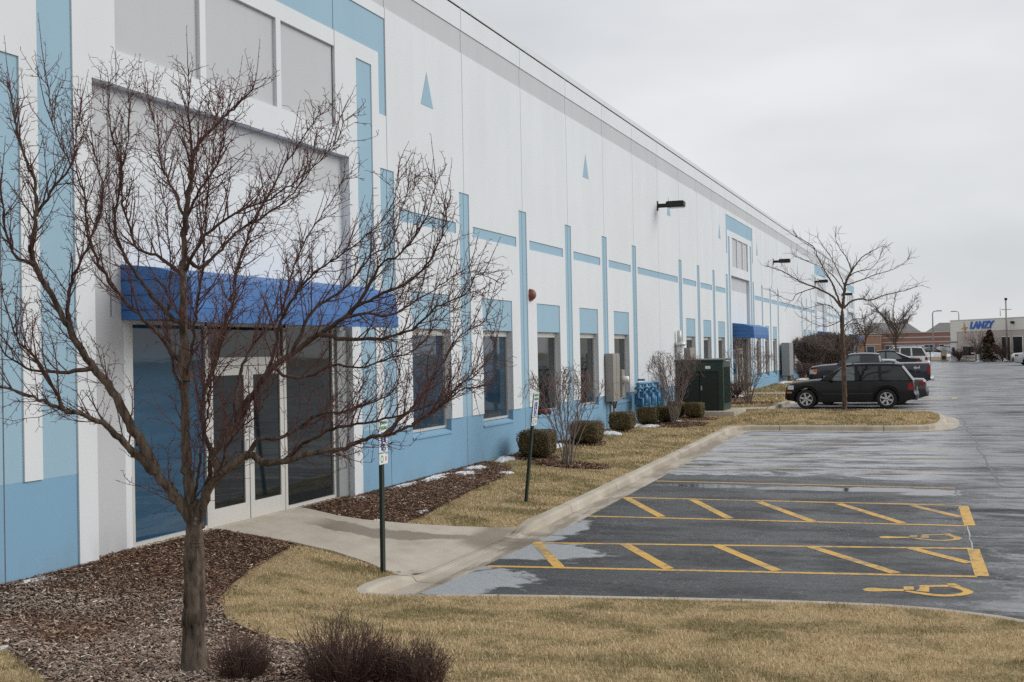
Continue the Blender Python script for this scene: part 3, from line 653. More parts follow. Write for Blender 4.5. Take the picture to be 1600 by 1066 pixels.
def bay(yl, yr, near=False):
    """entrance bay: inverted-U of blue, recessed centre, storefront and awning"""
    yc = (yl+yr)/2; f = (yr-yl)/2/4.87
    Y = lambda d: yc+d*f
    regs = []
    for s in (-1, 1):
        a, b_ = sorted((Y(s*4.28), Y(s*9))); regs.append((a, b_, -2, 1.10, .022, 'base', False))
        a, b_ = sorted((Y(s*3.68), Y(s*4.28))); regs.append((a, b_, -2, 1.10, .022, 'base', False)); regs.append((a, b_, 1.10, 7.69, .02, 'stripe', False))
        a, b_ = sorted((Y(s*4.57), Y(s*9))); regs.append((a, b_, 1.10, 5.87, .02, 'stripe', False)); regs.append((a, b_, 6.86, 8.67, .02, 'stripe', False))
    regs.append((Y(-9), Y(9), 7.98, 8.67, .02, 'stripe', False))
    regs.append((Y(-2.88), Y(2.89), 6.32, 7.71, .055, 'gray', False))
    for d in (-.98, 1.06): regs.append((Y(d-.07), Y(d+.07), 6.3, 7.73, 0., 'white', False))
    regs.append((Y(-3.34), Y(3.36), -2, 5.89, .15, 'white', True)); regs.append(PARAPET)
    for a, b_ in ((-4.87, -2.88), (-2.88, 2.89), (2.89, 4.87)):
        relief('wall_panel', Y(a)+g, Y(b_)-g, ZB, ZT, regs, wh); sealed.append(Y(b_))
    # back of the recess
    back = [(-1e3, 1e3, 5.22, 9, .0, 'gray', False), (-1e3, Y(-2.62), -9, 9, .0, 'gray', False), (Y(2.98), 1e3, -9, 3.3, .0, 'gray', False), (Y(-2.50), Y(2.98), .02, 2.98, .06, 'white', True)]
    relief('recess_wall', Y(-3.34), Y(3.36), ZB, 5.89, back, wh, -.15, .0)
    for d in (-2.86,): 
        b = MB(); b.box((-.153, Y(d)-.012, 2.99), (-.147, Y(d)+.012, 5.88)); b.build('joint', M['dark_gap'], wh)
    b = MB(); b.box((-.62, Y(-2.50), -.4), (-.09, Y(2.98), .04)); b.build('threshold', M['slab'], wh)
    # storefront
    X0, X1 = -.22, -.15; b = MB()
    D0, D1, D2 = -.76, .29, 1.30                                # door jambs
    for d, w in ((-2.47, .06), (D0-.04, .07), (D2+.04, .07), (2.94, .08)): b.box((X0, Y(d)-w/2, .03), (X1, Y(d)+w/2, 2.96))
    b.box((X0, Y(D0)-.005, 2.33), (X1, Y(D2)+.005, 2.45)); b.box((X0, Y(-2.44), 2.90), (X1, Y(2.90), 2.97)); b.box((X0, Y(-2.44), .03), (X1, Y(D0-.08), .09)); b.box((X0, Y(D2+.08), .03), (X1, Y(2.90), .09))
    sf = b.build('storefront_frame', M['alu'], wh)
    p = MB(); p.box((-.149, Y(2.985), .0), (-.10, Y(3.34), 2.88)); p.build('jamb_cover', M['greybox'], wh)
    for (a, c, z0, z1, mm) in ((-2.44, D0-.075, .09, 2.90, 'glass_blue'), (D2+.075, 2.90, .09, 2.90, 'glass_dark'), (D0-.005, D2+.005, 2.45, 2.90, 'glass_dark')):
        p = MB(); p.box((-.195, Y(a), z0), (-.18, Y(c), z1)); p.build('glass_pane', M[mm], sf)
    for k, (a, c) in enumerate(((D0, D1-.012), (D1+.012, D2))):
        ya, yb = Y(a), Y(c); p = MB(); st = .115*f; x0, x1 = -.205, -.158
        p.box((x0, ya, .04), (x1, ya+st, 2.32)); p.box((x0, yb-st, .04), (x1, yb, 2.32)); p.box((x0, ya+st, 2.19), (x1, yb-st, 2.32)); p.box((x0, ya+st, .04), (x1, yb-st, .29))
        dr = p.build('door', M['alu'], wh); p = MB(); p.box((-.19, ya+st, .29), (-.178, yb-st, 2.19)); p.build('glass_pane', M['glass_dark'], dr)
        hy = yb-st*.5 if k == 0 else ya+st*.5
        p = MB(); p.tube([(x1, hy, .92), (x1+.05, hy, .92), (x1+.05, hy, 1.22), (x1, hy, 1.22)], .012, 6); p.build('pull_handle', M['steel'], dr)
        p = MB(); p.box((x1, hy-.02, 1.40), (x1+.008, hy+.02, 1.48)); p.build('lock', M['steel'], dr)
    # awning: ribbed sheet metal
    ya, yb = Y(-2.66), Y(3.24); xb, xf = -.145, .93; zb, zf_, zt = 2.90, 3.45, 3.66
    p = MB(); n = 5
    prof = [(xf, zb), (xf+.012, zb+.17), (xf-.004, zb+.185), (xf-.008, zb+.36), (xf-.022, zb+.375), (xf-.03, zf_), (xf-.07, zf_+.02), (.40, zt-.06), (xb+.002, zt), (xb+.002, zb+.05), (xf-.05, zb+.05), (xf-.04, zb)]
    p.prism(prof, ya, yb, 'Y'); aw = p.build('awning', M['awning'], wh)
    for zz, xx in ((zb+.178, xf+.006), (zb+.368, xf-.015), (zf_+.008, xf-.045)):
        p = MB(); p.tube([(xb+.01, ya-.006, zz), (xx, ya-.006, zz), (xx, yb+.006, zz)], .011, 5); p.build('rib', M['awning'], aw)
    k = max(2, int((yb-ya)/.9))
    for i in range(1, k):
        p = MB(); yy = ya+(yb-ya)*i/k; p.box((xf-.035, yy-.006, zb+.01), (xf+.014, yy+.006, zb+.17)); p.build('seam_strip', M['awning'], aw)
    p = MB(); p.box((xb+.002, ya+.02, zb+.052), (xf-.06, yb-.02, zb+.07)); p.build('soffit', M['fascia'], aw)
for a, b_, t in ((-7.9, -4.3, 0), (-4.3, -.7, 0), (-.7, 2.95, 0), (2.95, 6.87, 0)): plain(a, b_, None)
c, w = 8.7, 1.9
plain(6.87, 10.615, None, True, True)
bay(10.615, 20.355, True)
plain(20.355, 24.1, 0, tri=True); plain(24.1, 27.85, 0); plain(27.85, 31.55, 1); plain(31.55, 35.2, 1, tri=True); plain(35.2, 38.8, 1)
plain(38.8, 42.35, None, sr=False); plain(42.35, 45.95, None, tri=True, sl=False); plain(45.95, 49.45, 1); plain(49.45, 52.85, 1); plain(52.85, 56.15, 1, tri=True)
bay(56.15, 64.05)
plain(64.05, 67.1, 1, tri=True); plain(67.1, 70.2, 1); plain(70.2, 73.45, 1); plain(73.45, 77.4, None, tri=True, sr=False); plain(77.4, 81.5, None, sl=False, sr=False); plain(81.5, 85.6, None, tri=True, sl=False)
plain(85.6, 88.4, 1); plain(88.4, 91.5, 1); plain(91.5, 94.3, 1, tri=True)
bay(94.3, 102.6)
plain(102.6, 105.6, 1, tri=True); plain(105.6, 108.7, 1); plain(108.7, 112, 1); plain(112, 115.8, None, tri=True, sr=False); plain(115.8, 119.6, None, sl=False, sr=False); plain(119.6, 124, None, sl=False)
bay(124, 133.6)
me = None
b = MB(); b.box((-.30, -.02, ZB), (-.028, .02, ZT)); me = b.mesh('joint', M['dark_gap'])
for y in sealed:
    if y < 133: 
        near_rec = any(abs(y-v) < .06 for v in (12.615, 18.375))
        if not any(lo < y < hi for lo, hi in ((12.2, 18.8), (57, 63.2), (95, 102), (125, 132.8))): inst('joint', me, wh, (0, y, 0))
        else:
            o = MB(); o.box((-.30, y-.02, 5.92), (-.06, y+.02, ZT)); o.build('joint', M['dark_gap'], wh)
# coping sections, roof and the other three sides
b = MB(); b.prism([(-.42, 9.82), (.0, 9.82), (.0, 9.85), (.010, 9.85), (.014, 9.87), (.014, 10.0), (-.42, 10.03)], .004, 3.616, 'Y'); me = b.mesh('coping', M['coping'])
y = -7.9
while y < 133.2: inst('coping', me, wh, (0, y, 0)); y += 3.62
b = MB(); b.box((-60, -7.9, -.7), (-.66, 133.55, 9.55)); b.build('shell', M['white'], wh)
b = MB(); b.box((-60, -7.9, 9.55), (-.42, 133.55, 9.75)); b.build('roof', M['fascia'], wh)
b = MB(); b.box((-.66, 133.5, -.7), (-.06, 133.6, 9.80)); b.build('end_wall', M['white'], wh)

# ------------------------------------------------------------------ things fixed to the wall
def wall_lamp(y, z, label):
    t = thing('wall_lamp', label, 'lamp', (0, y, z), 0, 'shoebox lamps along the wall')
    b = MB(); b.bbox((.0, -.07, -.17), (.03, .07, .17), .008); b.build('back_plate', M['bronze'], t)
    b = MB(); b.bbox((.03, -.045, -.07), (.36, .045, .07), .012); b.build('arm', M['bronze'], t)
    b = MB(); b.bbox((.34, -.20, -.09), (.98, .20, .13), .03); b.build('housing', M['bronze'], t)
    b = MB(); b.bbox((.40, -.16, -.115), (.94, .16, -.085), .01); b.build('lens', M['lens'], t)
wall_lamp(42.33, 7.55, 'nearest dark shoebox lamp high on the wall above two blank panels'); wall_lamp(71.8, 7.45, 'dark shoebox lamp on the wall just past the second awning')
wall_lamp(94.3, 7.37, 'small dark shoebox lamp on the wall left of the bare island tree trunk'); wall_lamp(117.8, 7.3, 'farthest shoebox lamp, seen behind the trunk of the island tree')
t = thing('fire_alarm_horn', 'faded red alarm bell on the wall above the third office window', 'alarm', (0, 28.32, 3.86))
b = MB(); b.lathe([(.0, .14), (.07, .135), (.115, .10), (.13, .04), (.13, .0)], 20, 0, 'X'); b.build('bell', M['red'], t)
b = MB(); b.bbox((-.0, -.11, -.15), (.05, .11, .14), .015); b.build('mounting_box', M['red'], t)
t = thing('fire_hose_inlet', 'dark red fire department inlet low on the wall behind the farther parking sign', 'hydrant inlet', (-.02, 28.55, .98))
b = MB(); b.lathe([(.19, .0), (.19, .02), (.11, .035), (.10, .14)], 20, 0, 'X'); b.build('wall_flange', M['darkred'], t)
for dy in (-.11, .13):
    b = MB(); b.tube([(.10, dy*.4, 0), (.20, dy, .0), (.33, dy*1.3, -.02)], [.06, .06, .065], 12); b.lathe([(.0, .05), (.075, .05), (.075, .0)], 14, 0, 'X', (.31, dy*1.3, -.02)); b.build('inlet', M['darkred'], t)
# meter cabinets
t = thing('electric_cabinet', 'tall beige meter cabinet beside the fifth office window', 'cabinet', (0, 35.45, 0))
b = MB(); b.bbox((.0, -.45, .92), (.24, .38, 2.36), .012); b.build('cabinet', M['beige'], t)
for ya_, yb_ in ((-.42, -.05), (-.02, .35)): b = MB(); b.box((.241, ya_, .98), (.247, yb_, 2.3)); b.build('cover', M['beige'], t)
b = MB(); b.bbox((.0, .39, 1.02), (.30, .78, 1.86), .012); mbx = b.build('meter_box', M['beige'], t)
b = MB(); b.lathe([(.0, .16), (.11, .16), (.12, .02), (.12, 0)], 18, 0, 'X', (.30, .58, 1.55)); b.build('meter', M['alu'], mbx)
for yy in (-.2, .15): 
    b = MB(); b.tube([(.1, yy, .93), (.1, yy, .0)], .035, 8); b.build('conduit', M['beige'], t)
b = MB(); b.tube([(.1, -.3, .93), (.18, 0, .72), (.12, .45, 1.03)], .022, 6); b.build('cable', M['bronze'], t)
# gas meters
t = thing('gas_meter_set', 'blue painted gas meters and pipes against the wall behind low hedges', 'gas meter', (.30, 38.9, 0))
for k, yy in enumerate((-.75, .15, 1.0)):
    b = MB(); b.bbox((-.17, yy-.24, .62), (.20, yy+.24, 1.12), .07); b.lathe([(.0, .235), (.13, .225), (.15, .19), (.15, .15)], 16, 0, 'X', (.0, yy, .87)); m_ = b.build('meter', M['gasdark'], t)
    b = MB(); b.lathe([(.10, 0), (.15, .03), (.15, .06), (.06, .12), (.05, .2)], 14, 0, 'Z', (.02, yy-.34, 1.18)); b.build('regulator', M['gasblue'], m_)
    b = MB(); b.tube([(.0, yy-.34, 1.2), (.0, yy-.34, .92), (.14, yy-.33, .9), (.14, yy-.33, .55), (.05, yy-.3, .5), (.05, yy-.3, .12)], .04, 8); b.build('pipe', M['gasblue'], t)
    b = MB(); b.tube([(.02, yy+.16, 1.1), (.02, yy+.16, 1.33)], .038, 8); b.lathe([(.06, -.02), (.06, .04)], 10, 0, 'Z', (.02, yy+.16, 1.24)); b.build('riser', M['gasblue'], t)
b = MB(); b.tube([(.02, -1.25, 1.36), (.02, 1.5, 1.36), (.02, 1.6, 1.3), (.02, 1.6, -.1)], .05, 10); b.build('manifold', M['gasblue'], t)
b = MB(); b.tube([(.02, -1.2, 1.5), (.25, -1.2, 1.5)], .03, 8); b.box((.20, -1.3, 1.47), (.23, -1.1, 1.53)); b.build('valve', M['gasdark'], t)
t = thing('vent_stack', 'white capped vent pipe on the blank wall left of the green transformer', 'vent', (.14, 44.9, 0))
b = MB(); b.tube([(0, 0, .05), (0, 0, 2.62)], .16, 14); b.build('pipe', M['white'], t); b = MB(); b.lathe([(.0, 2.72), (.23, 2.70), (.25, 2.60), (.16, 2.57)], 14); b.build('collar', M['alu'], t); b = MB(); b.tube([(0, 0, 2.66), (0, 0, 3.15)], .08, 10); b.build('flue', M['alu'], t)
b = MB(); b.bbox((.1, -.14, 1.85), (.36, .05, 2.02), .02); b.build('vent_hood', M['bronze'], t)
t = thing('alarm_bell', 'dark red round bell on the wall beside the transformer', 'alarm', (0, 46.4, 1.72))
b = MB(); b.lathe([(.0, .16), (.18, .15), (.30, .08), (.32, .0)], 20, 0, 'X'); b.build('gong', M['red'], t); b = MB(); b.bbox((0, -.12, -.5), (.1, .12, -.28), .02); b.build('motor_box', M['darkred'], t)
t = thing('wall_cabinet', 'brown grey utility cabinet on the wall right above the transformer', 'cabinet', (0, 46.7, 0)); b = MB(); b.bbox((0, -.5, 1.75), (.26, .5, 2.5), .012); b.build('cabinet', M['beige'], t); b = MB(); b.box((.262, -.45, 1.8), (.268, .45, 2.45)); b.build('cover', M['beige'], t)
t = thing('utility_cabinet', 'tall grey metal cabinet by the wall in front of the dense bare shrubs', 'cabinet', (.12, 74.6, 0))
b = MB(); b.bbox((0, -.95, .75), (.45, .95, 2.72), .02); b.build('cabinet', M['greybox'], t)
for k in range(3): b = MB(); b.box((.452, -.92+.62*k, .8), (.462, -.34+.62*k, 2.66)); b.build('cover', M['greybox'], t)
for yy in (-.85, .85): b = MB(); b.box((.05, yy-.05, .1), (.3, yy+.05, .75)); b.build('leg', M['greybox'], t)
# pad transformer: front towards the camera
px0, px1, py0, py1 = .62, 2.28, 41.9, 43.4; zb_ = .30
t = thing('pad_transformer', 'big dark green transformer box on a concrete pad by the wall', 'transformer', ((px0+px1)/2, (py0+py1)/2, zb_))
hx, hy = (px1-px0)/2, (py1-py0)/2
b = MB(); b.bbox((-hx, -hy+.16, 0), (hx, hy, 1.70), .015); b.build('tank', M['trafo'], t)
b = MB(); b.prism([(-hy-.02, 1.70), (hy+.02, 1.76), (hy+.02, 1.80), (-hy-.02, 1.77)], -hx-.03, hx+.03, 'X'); b.build('lid', M['trafo'], t)
b = MB(); b.bbox((-hx, -hy, 0), (-hx+.16, -hy+.158, 1.69), .01); b.bbox((hx-.16, -hy, 0), (hx, -hy+.158, 1.69), .01); b.box((-hx+.16, -hy+.01, 1.36), (hx-.16, -hy+.158, 1.69)); b.build('cabinet_frame', M['trafo'], t)
for x0_, x1_ in ((-hx+.17, -.01), (.01, hx-.17)): b = MB(); b.box((x0_, -hy+.06, .03), (x1_, -hy+.10, 1.35)); dd = b.build('door', M['trafo_shade'], t)
b = MB(); b.bbox((.04, -hy+.03, .7), (.10, -hy+.06, .86), .01); b.build('handle', M['steel'], dd)
b = MB(); b.box((.22, -hy+.004, 1.45), (.40, -hy+.009, 1.55)); b.build('notice_plate', M['signwhite'], t)
b = MB()
for k in range(9): b.box((hx+.001, -.45+.12*k, .25), (hx+.03, -.42+.12*k, 1.5))
b.build('cooling_fins', M['trafo'], t)
o = MB(); o.bbox((.30, 41.25, -.1), (2.75, 43.8, .30), .02); o = o.build('transformer_pad', M['slab']); tag(o, 'raised concrete pad under the green transformer', 'concrete pad')
# ------------------------------------------------------------------ parking signs
def text_mesh(txt, size, ext=0., shear=0, off=0., space=1.):
    cu_ = bpy.data.curves.new('lettering', 'FONT'); cu_.body = txt; cu_.size = size; cu_.extrude = ext; cu_.shear = shear; cu_.offset = off; cu_.space_character = space; cu_.align_x = 'CENTER'; cu_.align_y = 'CENTER'; cu_.resolution_u = 3
    o = bpy.data.objects.new('lettering', cu_); COL.objects.link(o); dg = bpy.context.evaluated_depsgraph_get(); me = bpy.data.meshes.new_from_object(o.evaluated_get(dg)); bpy.data.objects.remove(o); bpy.data.curves.remove(cu_); return me
def park_sign(x, y, rz, tilt, label, h=1.25):
    t = thing('parking_sign', label, 'parking sign', (x, y, lz(x, y)), rz, 'accessible parking signs'); t.rotation_euler = (tilt[0], tilt[1], rz)
    b = MB(); b.prism([(-.045, -.01), (.045, -.01), (.045, .015), (.02, .015), (.02, .04), (-.02, .04), (-.02, .015), (-.045, .015)], -.3, h+.57, 'Z'); b.build('post', M['post'], t)
    # face looks along -Y of the thing
    z0, z1 = h+.15, h+.60; b = MB(); b.bbox((-.155, -.022, z0), (.155, -.014, z1), .003); pl = b.build('sign_plate', M['signwhite'], t)
    b = MB(); b.bbox((-.155, -.022, h), (.155, -.014, z0-.01), .003); p2 = b.build('lower_plate', M['signwhite'], t)
    def txt(s_, size, zz, m_, par, xx=0):
        me = text_mesh(s_, size, .0005, 0, .002); me.materials.clear(); me.materials.append(M[m_]); o = inst('lettering', me, par, (xx, -.0235, zz)); o.rotation_euler = (R(90), 0, 0)
    txt('RESERVED', .058, z1-.055, 'signgreen', pl); txt('PARKING', .062, z1-.125, 'signgreen', pl)
    for (a, c, d, e) in ((-.14, z1-.014, .14, z1-.010), (-.14, z0+.010, .14, z0+.014)): b = MB(); b.box((a, -.0232, c), (d, -.0222, e)); b.build('border', M['signgreen'], pl)
    b = MB(); b.box((-.085, -.0240, z0+.03), (.085, -.0225, z0+.27)); sq = b.build('blue_panel', M['signblue'], pl)
    b = MB(); cx, cz = .01, z0+.10; n = 22
    for i in range(n):
        a0, a1 = R(150+250*i/n), R(150+250*(i+1)/n)
        q = [(cx+r*math.cos(a), -.0246, cz+r*math.sin(a)) for a, r in ((a0, .048), (a1, .048), (a1, .062), (a0, .062))]; b.add(q, [(0, 1, 2, 3)])
    def pq(pts): b.add([(u, -.0246, v) for u, v in pts], [tuple(range(len(pts)))])
    pq([(-.02+.018*math.cos(i*.6283), z0+.245+.018*math.sin(i*.6283)) for i in range(10)])
    pq([(-.028, z0+.13), (-.008, z0+.13), (-.008, z0+.225), (-.028, z0+.225)]); pq([(-.008, z0+.175), (.03, z0+.175), (.03, z0+.19), (-.008, z0+.19)]); pq([(-.028, z0+.12), (.042, z0+.12), (.042, z0+.14), (-.028, z0+.14)]); pq([(.036, z0+.05), (.052, z0+.05), (.052, z0+.14), (.036, z0+.14)])
    sq2 = b.build('wheelchair_emblem', M['signwhite'], pl)
    b = MB(); n = 20
    for i in range(n):
        a0, a1 = 2*math.pi*i/n, 2*math.pi*(i+1)/n; q = [(-.06+r*math.cos(a), -.0235, h+.07+r*math.sin(a)) for a, r in ((a0, .034), (a1, .034), (a1, .05), (a0, .05))]; b.add(q, [(0, 1, 2, 3)])
    b.build('green_ring', M['signgreen'], p2)
    b = MB(); b.box((.06, -.0238, h+.04), (.10, -.0228, h+.10)); b.build('red_mark', M['signred'], p2)
    for zz in (z1-.04, z0+.03): b = MB(); b.lathe([(.0, -.030), (.012, -.028), (.014, -.022)], 8, 0, 'Y', (0, 0, zz)); b.build('bolt', M['steel'], t)
park_sign(2.68, 14.45, R(95), (0, R(.6)), 'nearer parking sign on a dark green post, half behind the big tree branches', 1.43)
park_sign(2.52, 20.6, R(92), (R(6.2), 0), 'leaning parking sign on a green post in front of the third office window', 1.38)

# ------------------------------------------------------------------ bare trees
def resample(P, step):
    P = [Vector(p) for p in P]; Q = smooth_path3(P, step); return Q
def smooth_path3(P, step):
    out_ = []
    for i in range(len(P)-1):
        p0, p1, p2, p3 = P[max(i-1, 0)], P[i], P[i+1], P[min(i+2, len(P)-1)]; n = max(2, int((p2-p1).length/step))
        for k in range(n):
            t = k/n; out_.append(.5*((2*p1)+(p2-p0)*t+(2*p0-5*p1+4*p2-p3)*t*t+(3*p1-p0-3*p2+p3)*t**3))
    out_.append(P[-1]); return out_
def grow(start, d, length, seg, up, wander, rnd):
    """a wandering twig"""
    P = [start]; d = d.normalized(); n = max(2, int(length/seg))
    for _ in range(n):
        d = (d+Vector((rnd.gauss(0, wander), rnd.gauss(0, wander), rnd.gauss(0, wander)))+Vector((0, 0, up))).normalized(); P.append(P[-1]+d*(length/n))
    return P
def side_dir(tan, ang, rnd, upbias):
    a = tan.orthogonal().normalized(); b = tan.cross(a); q = rnd.uniform(0, 2*math.pi); s = a*math.cos(q)+b*math.sin(q); s = (s+Vector((0, 0, upbias))).normalized()
    return (tan*math.cos(ang)+s*math.sin(ang)).normalized()
from mathutils import noise as mnoise
def woody(b, Q, rad, n, flare=False):
    """a limb whose section is lumpy: ridges, knots, a flare at the root"""
    o = len(b.v); k = len(Q); t0 = (Q[1]-Q[0]).normalized(); a = t0.orthogonal().normalized(); z = 0
    for i, p in enumerate(Q):
        t = (Q[min(i+1, k-1)]-Q[max(i-1, 0)]).normalized(); a = a-t*a.dot(t); a = a.normalized() if a.length > 1e-6 else t.orthogonal().normalized(); c = t.cross(a)
        if i: z += (Q[i]-Q[i-1]).length
        for j in range(n):
            q = 2*math.pi*j/n; d = Vector((math.cos(q), math.sin(q), 0)); s_ = 3.0*min(1, rad[i]/.05)
            m_ = 1+.16*mnoise.noise(d*1.1+Vector((p.x*3, p.y*3, z*2.2)))+(.10*mnoise.noise(d*s_*1.6+Vector((0, 0, z*5+p.x*9)))+.07*mnoise.noise(d*s_*3.4+Vector((7, 0, z*9))) if n > 8 else 0)
            if flare: m_ *= 1+.16*math.exp(-max(0, z-.10)/.07)*(1+.5*math.sin(3*q+1))
            b.v.append(tuple(p+(a*math.cos(q)+c*math.sin(q))*rad[i]*m_))
    for i in range(k-1):
        for j in range(n): b.f.append((o+i*n+j, o+i*n+(j+1) % n, o+(i+1)*n+(j+1) % n, o+(i+1)*n+j)); b.mi.append(0); b.sm.append(True)
    b.f.append(tuple(o+(k-1)*n+j for j in range(n))); b.mi.append(0); b.sm.append(False)
def bare_tree(root, limbs, mats, seed, sp1=.10, l1=(.35, .95), sp2=.085, l2=(.10, .32), spur=True, up=.10, r1=.0075, r2=.0045, r3=.0030, wander=.16, pw=.8, tip=1., rbk=1., shoots=False, dens=1., skip=.22, names=('trunk', 'limb', 'twigs')):
    rnd = random.Random(seed); nseg = 0
    for li, (ra, rb, P) in enumerate(limbs):
        rb *= rbk; Q = smooth_path3([Vector(p) for p in P], .04 if ra > .03 else .05); n = len(Q); j = .25 if li else .1
        Q = [q+Vector((rnd.gauss(0, 1), rnd.gauss(0, 1), rnd.gauss(0, 1)))*(.006 if 0 < i < n-1 else 0)*(1 if li else .5) for i, q in enumerate(Q)]
        b = MB(); rad = [(ra+(rb-ra)*(i/(n-1))**pw)*(1+rnd.uniform(-.06, .06)) for i in range(n)]
        if li == 0:
            rad[0] *= 1.14; rad[1] *= 1.07
            for q in range(12): rad[-1-q] *= .38+.62*sm(q/12.)
        woody(b, Q, rad, 30 if li == 0 else (14 if ra > .03 else 6), li == 0)
        if li == 0: b.build(names[0], mats[0], root); continue
        if ra > .025:                                   # pruning knuckles
            for _ in range(3):
                k = rnd.randrange(2, n-2); c = Q[k]; d = side_dir((Q[k+1]-Q[k]).normalized(), R(80), rnd, .2); b.tube([c, c+d*(rad[k]*1.35)], [rad[k]*.55, rad[k]*.4], 6)
        lo = b.build(names[1], mats[0] if ra > .042 else mats[1], root)
        tb = MB(); total_ = sum((Q[i+1]-Q[i]).length for i in range(n-1)); s_ = total_*(skip if ra > .02 else .12); acc = 0; nxt = s_
        tips = []
        for i in range(n-1):
            L_ = (Q[i+1]-Q[i]).length; acc += L_
            while nxt < acc:
                nxt += sp1*rnd.uniform(.5, 1.6)/dens; t = acc/total_; tan = (Q[i+1]-Q[i]).normalized()
                if rad[i] > .035 and rnd.random() < .45: continue
                tips.append((Q[i], tan, t, rad[i]))
        for _ in range(3): tips.append((Q[-1], (Q[-1]-Q[-3]).normalized(), 9, rad[-1]*1.5))
        if shoots and li and Q[-1].z > 2.3:
            for _ in range(3):                              # long straight upright shoots at the top of the crown
                i = rnd.randrange(max(1, int(n*.6)), n); d = ((Q[i]-Q[i-1]).normalized()*.8+Vector((rnd.gauss(0, .18), rnd.gauss(0, .18), 1.0))); P1 = grow(Q[i], d, rnd.uniform(.22, .55), .06, .05, .05, rnd); k = len(P1)
                tb.tube(P1, [r1*.8+(r3*.7-r1*.8)*q/(k-1) for q in range(k)], 4, 0, False)
                for q in range(1, k): tb.tube([P1[q], P1[q]+side_dir((P1[q]-P1[q-1]).normalized(), R(50), rnd, .1)*rnd.uniform(.008, .02)], [r3, r3*.8], 3, 0, False)
        for (c, tan, t, rr) in tips:
            d = side_dir(tan, R(rnd.uniform(22, 62)), rnd, .45); ln = rnd.uniform(*l1)*(max(.30, 1.1-.75*t) if t < 2 else .45*tip); P1 = grow(c, d, ln, .075, up, wander, rnd); k = len(P1); ra1 = min(r1*rnd.uniform(.8, 1.5), rr*.7)
            tb.tube(P1, [ra1+(r3*.8-ra1)*q/(k-1) for q in range(k)], 4, 0, False); nseg += k; dd = 0
            for q in range(1, k):
                if rnd.random() > .055/sp2+.22: continue
                d2 = side_dir((P1[q]-P1[q-1]).normalized(), R(rnd.uniform(30, 70)), rnd, .25); P2 = grow(P1[q], d2, rnd.uniform(*l2), .06, up*.8, wander*1.1, rnd); k2 = len(P2)
                tb.tube(P2, [r2+(r3*.75-r2)*w/(k2-1) for w in range(k2)], 3, 0, False); nseg += k2
                if spur:
                    for w in range(1, k2):
                        for _ in range(2 if rnd.random() < .45 else 1):
                            d3 = side_dir((P2[w]-P2[w-1]).normalized(), R(rnd.uniform(35, 85)), rnd, .1); tb.tube([P2[w], P2[w]+d3*rnd.uniform(.018, .055)], [r3*.95, r3*.8], 3, 0, False)
            if spur:
                for q in range(1, k):
                    d3 = side_dir((P1[q]-P1[q-1]).normalized(), R(rnd.uniform(40, 85)), rnd, .1); tb.tube([P1[q], P1[q]+d3*rnd.uniform(.02, .05)], [r3*1.05, r3*.9], 3, 0, False)
        if spur:                                          # short spurs straight on the limb
            for i in range(4, n-1):
                if rad[i] < .03 and rnd.random() < .8:
                    d3 = side_dir((Q[i+1]-Q[i]).normalized(), R(rnd.uniform(50, 90)), rnd, .1); tb.tube([Q[i], Q[i]+d3*rnd.uniform(.03, .09)], [r3*1.2, r3*.9], 3, 0, False)
        tb.build(names[2], mats[2], lo)['kind'] = 'stuff'
    return nseg
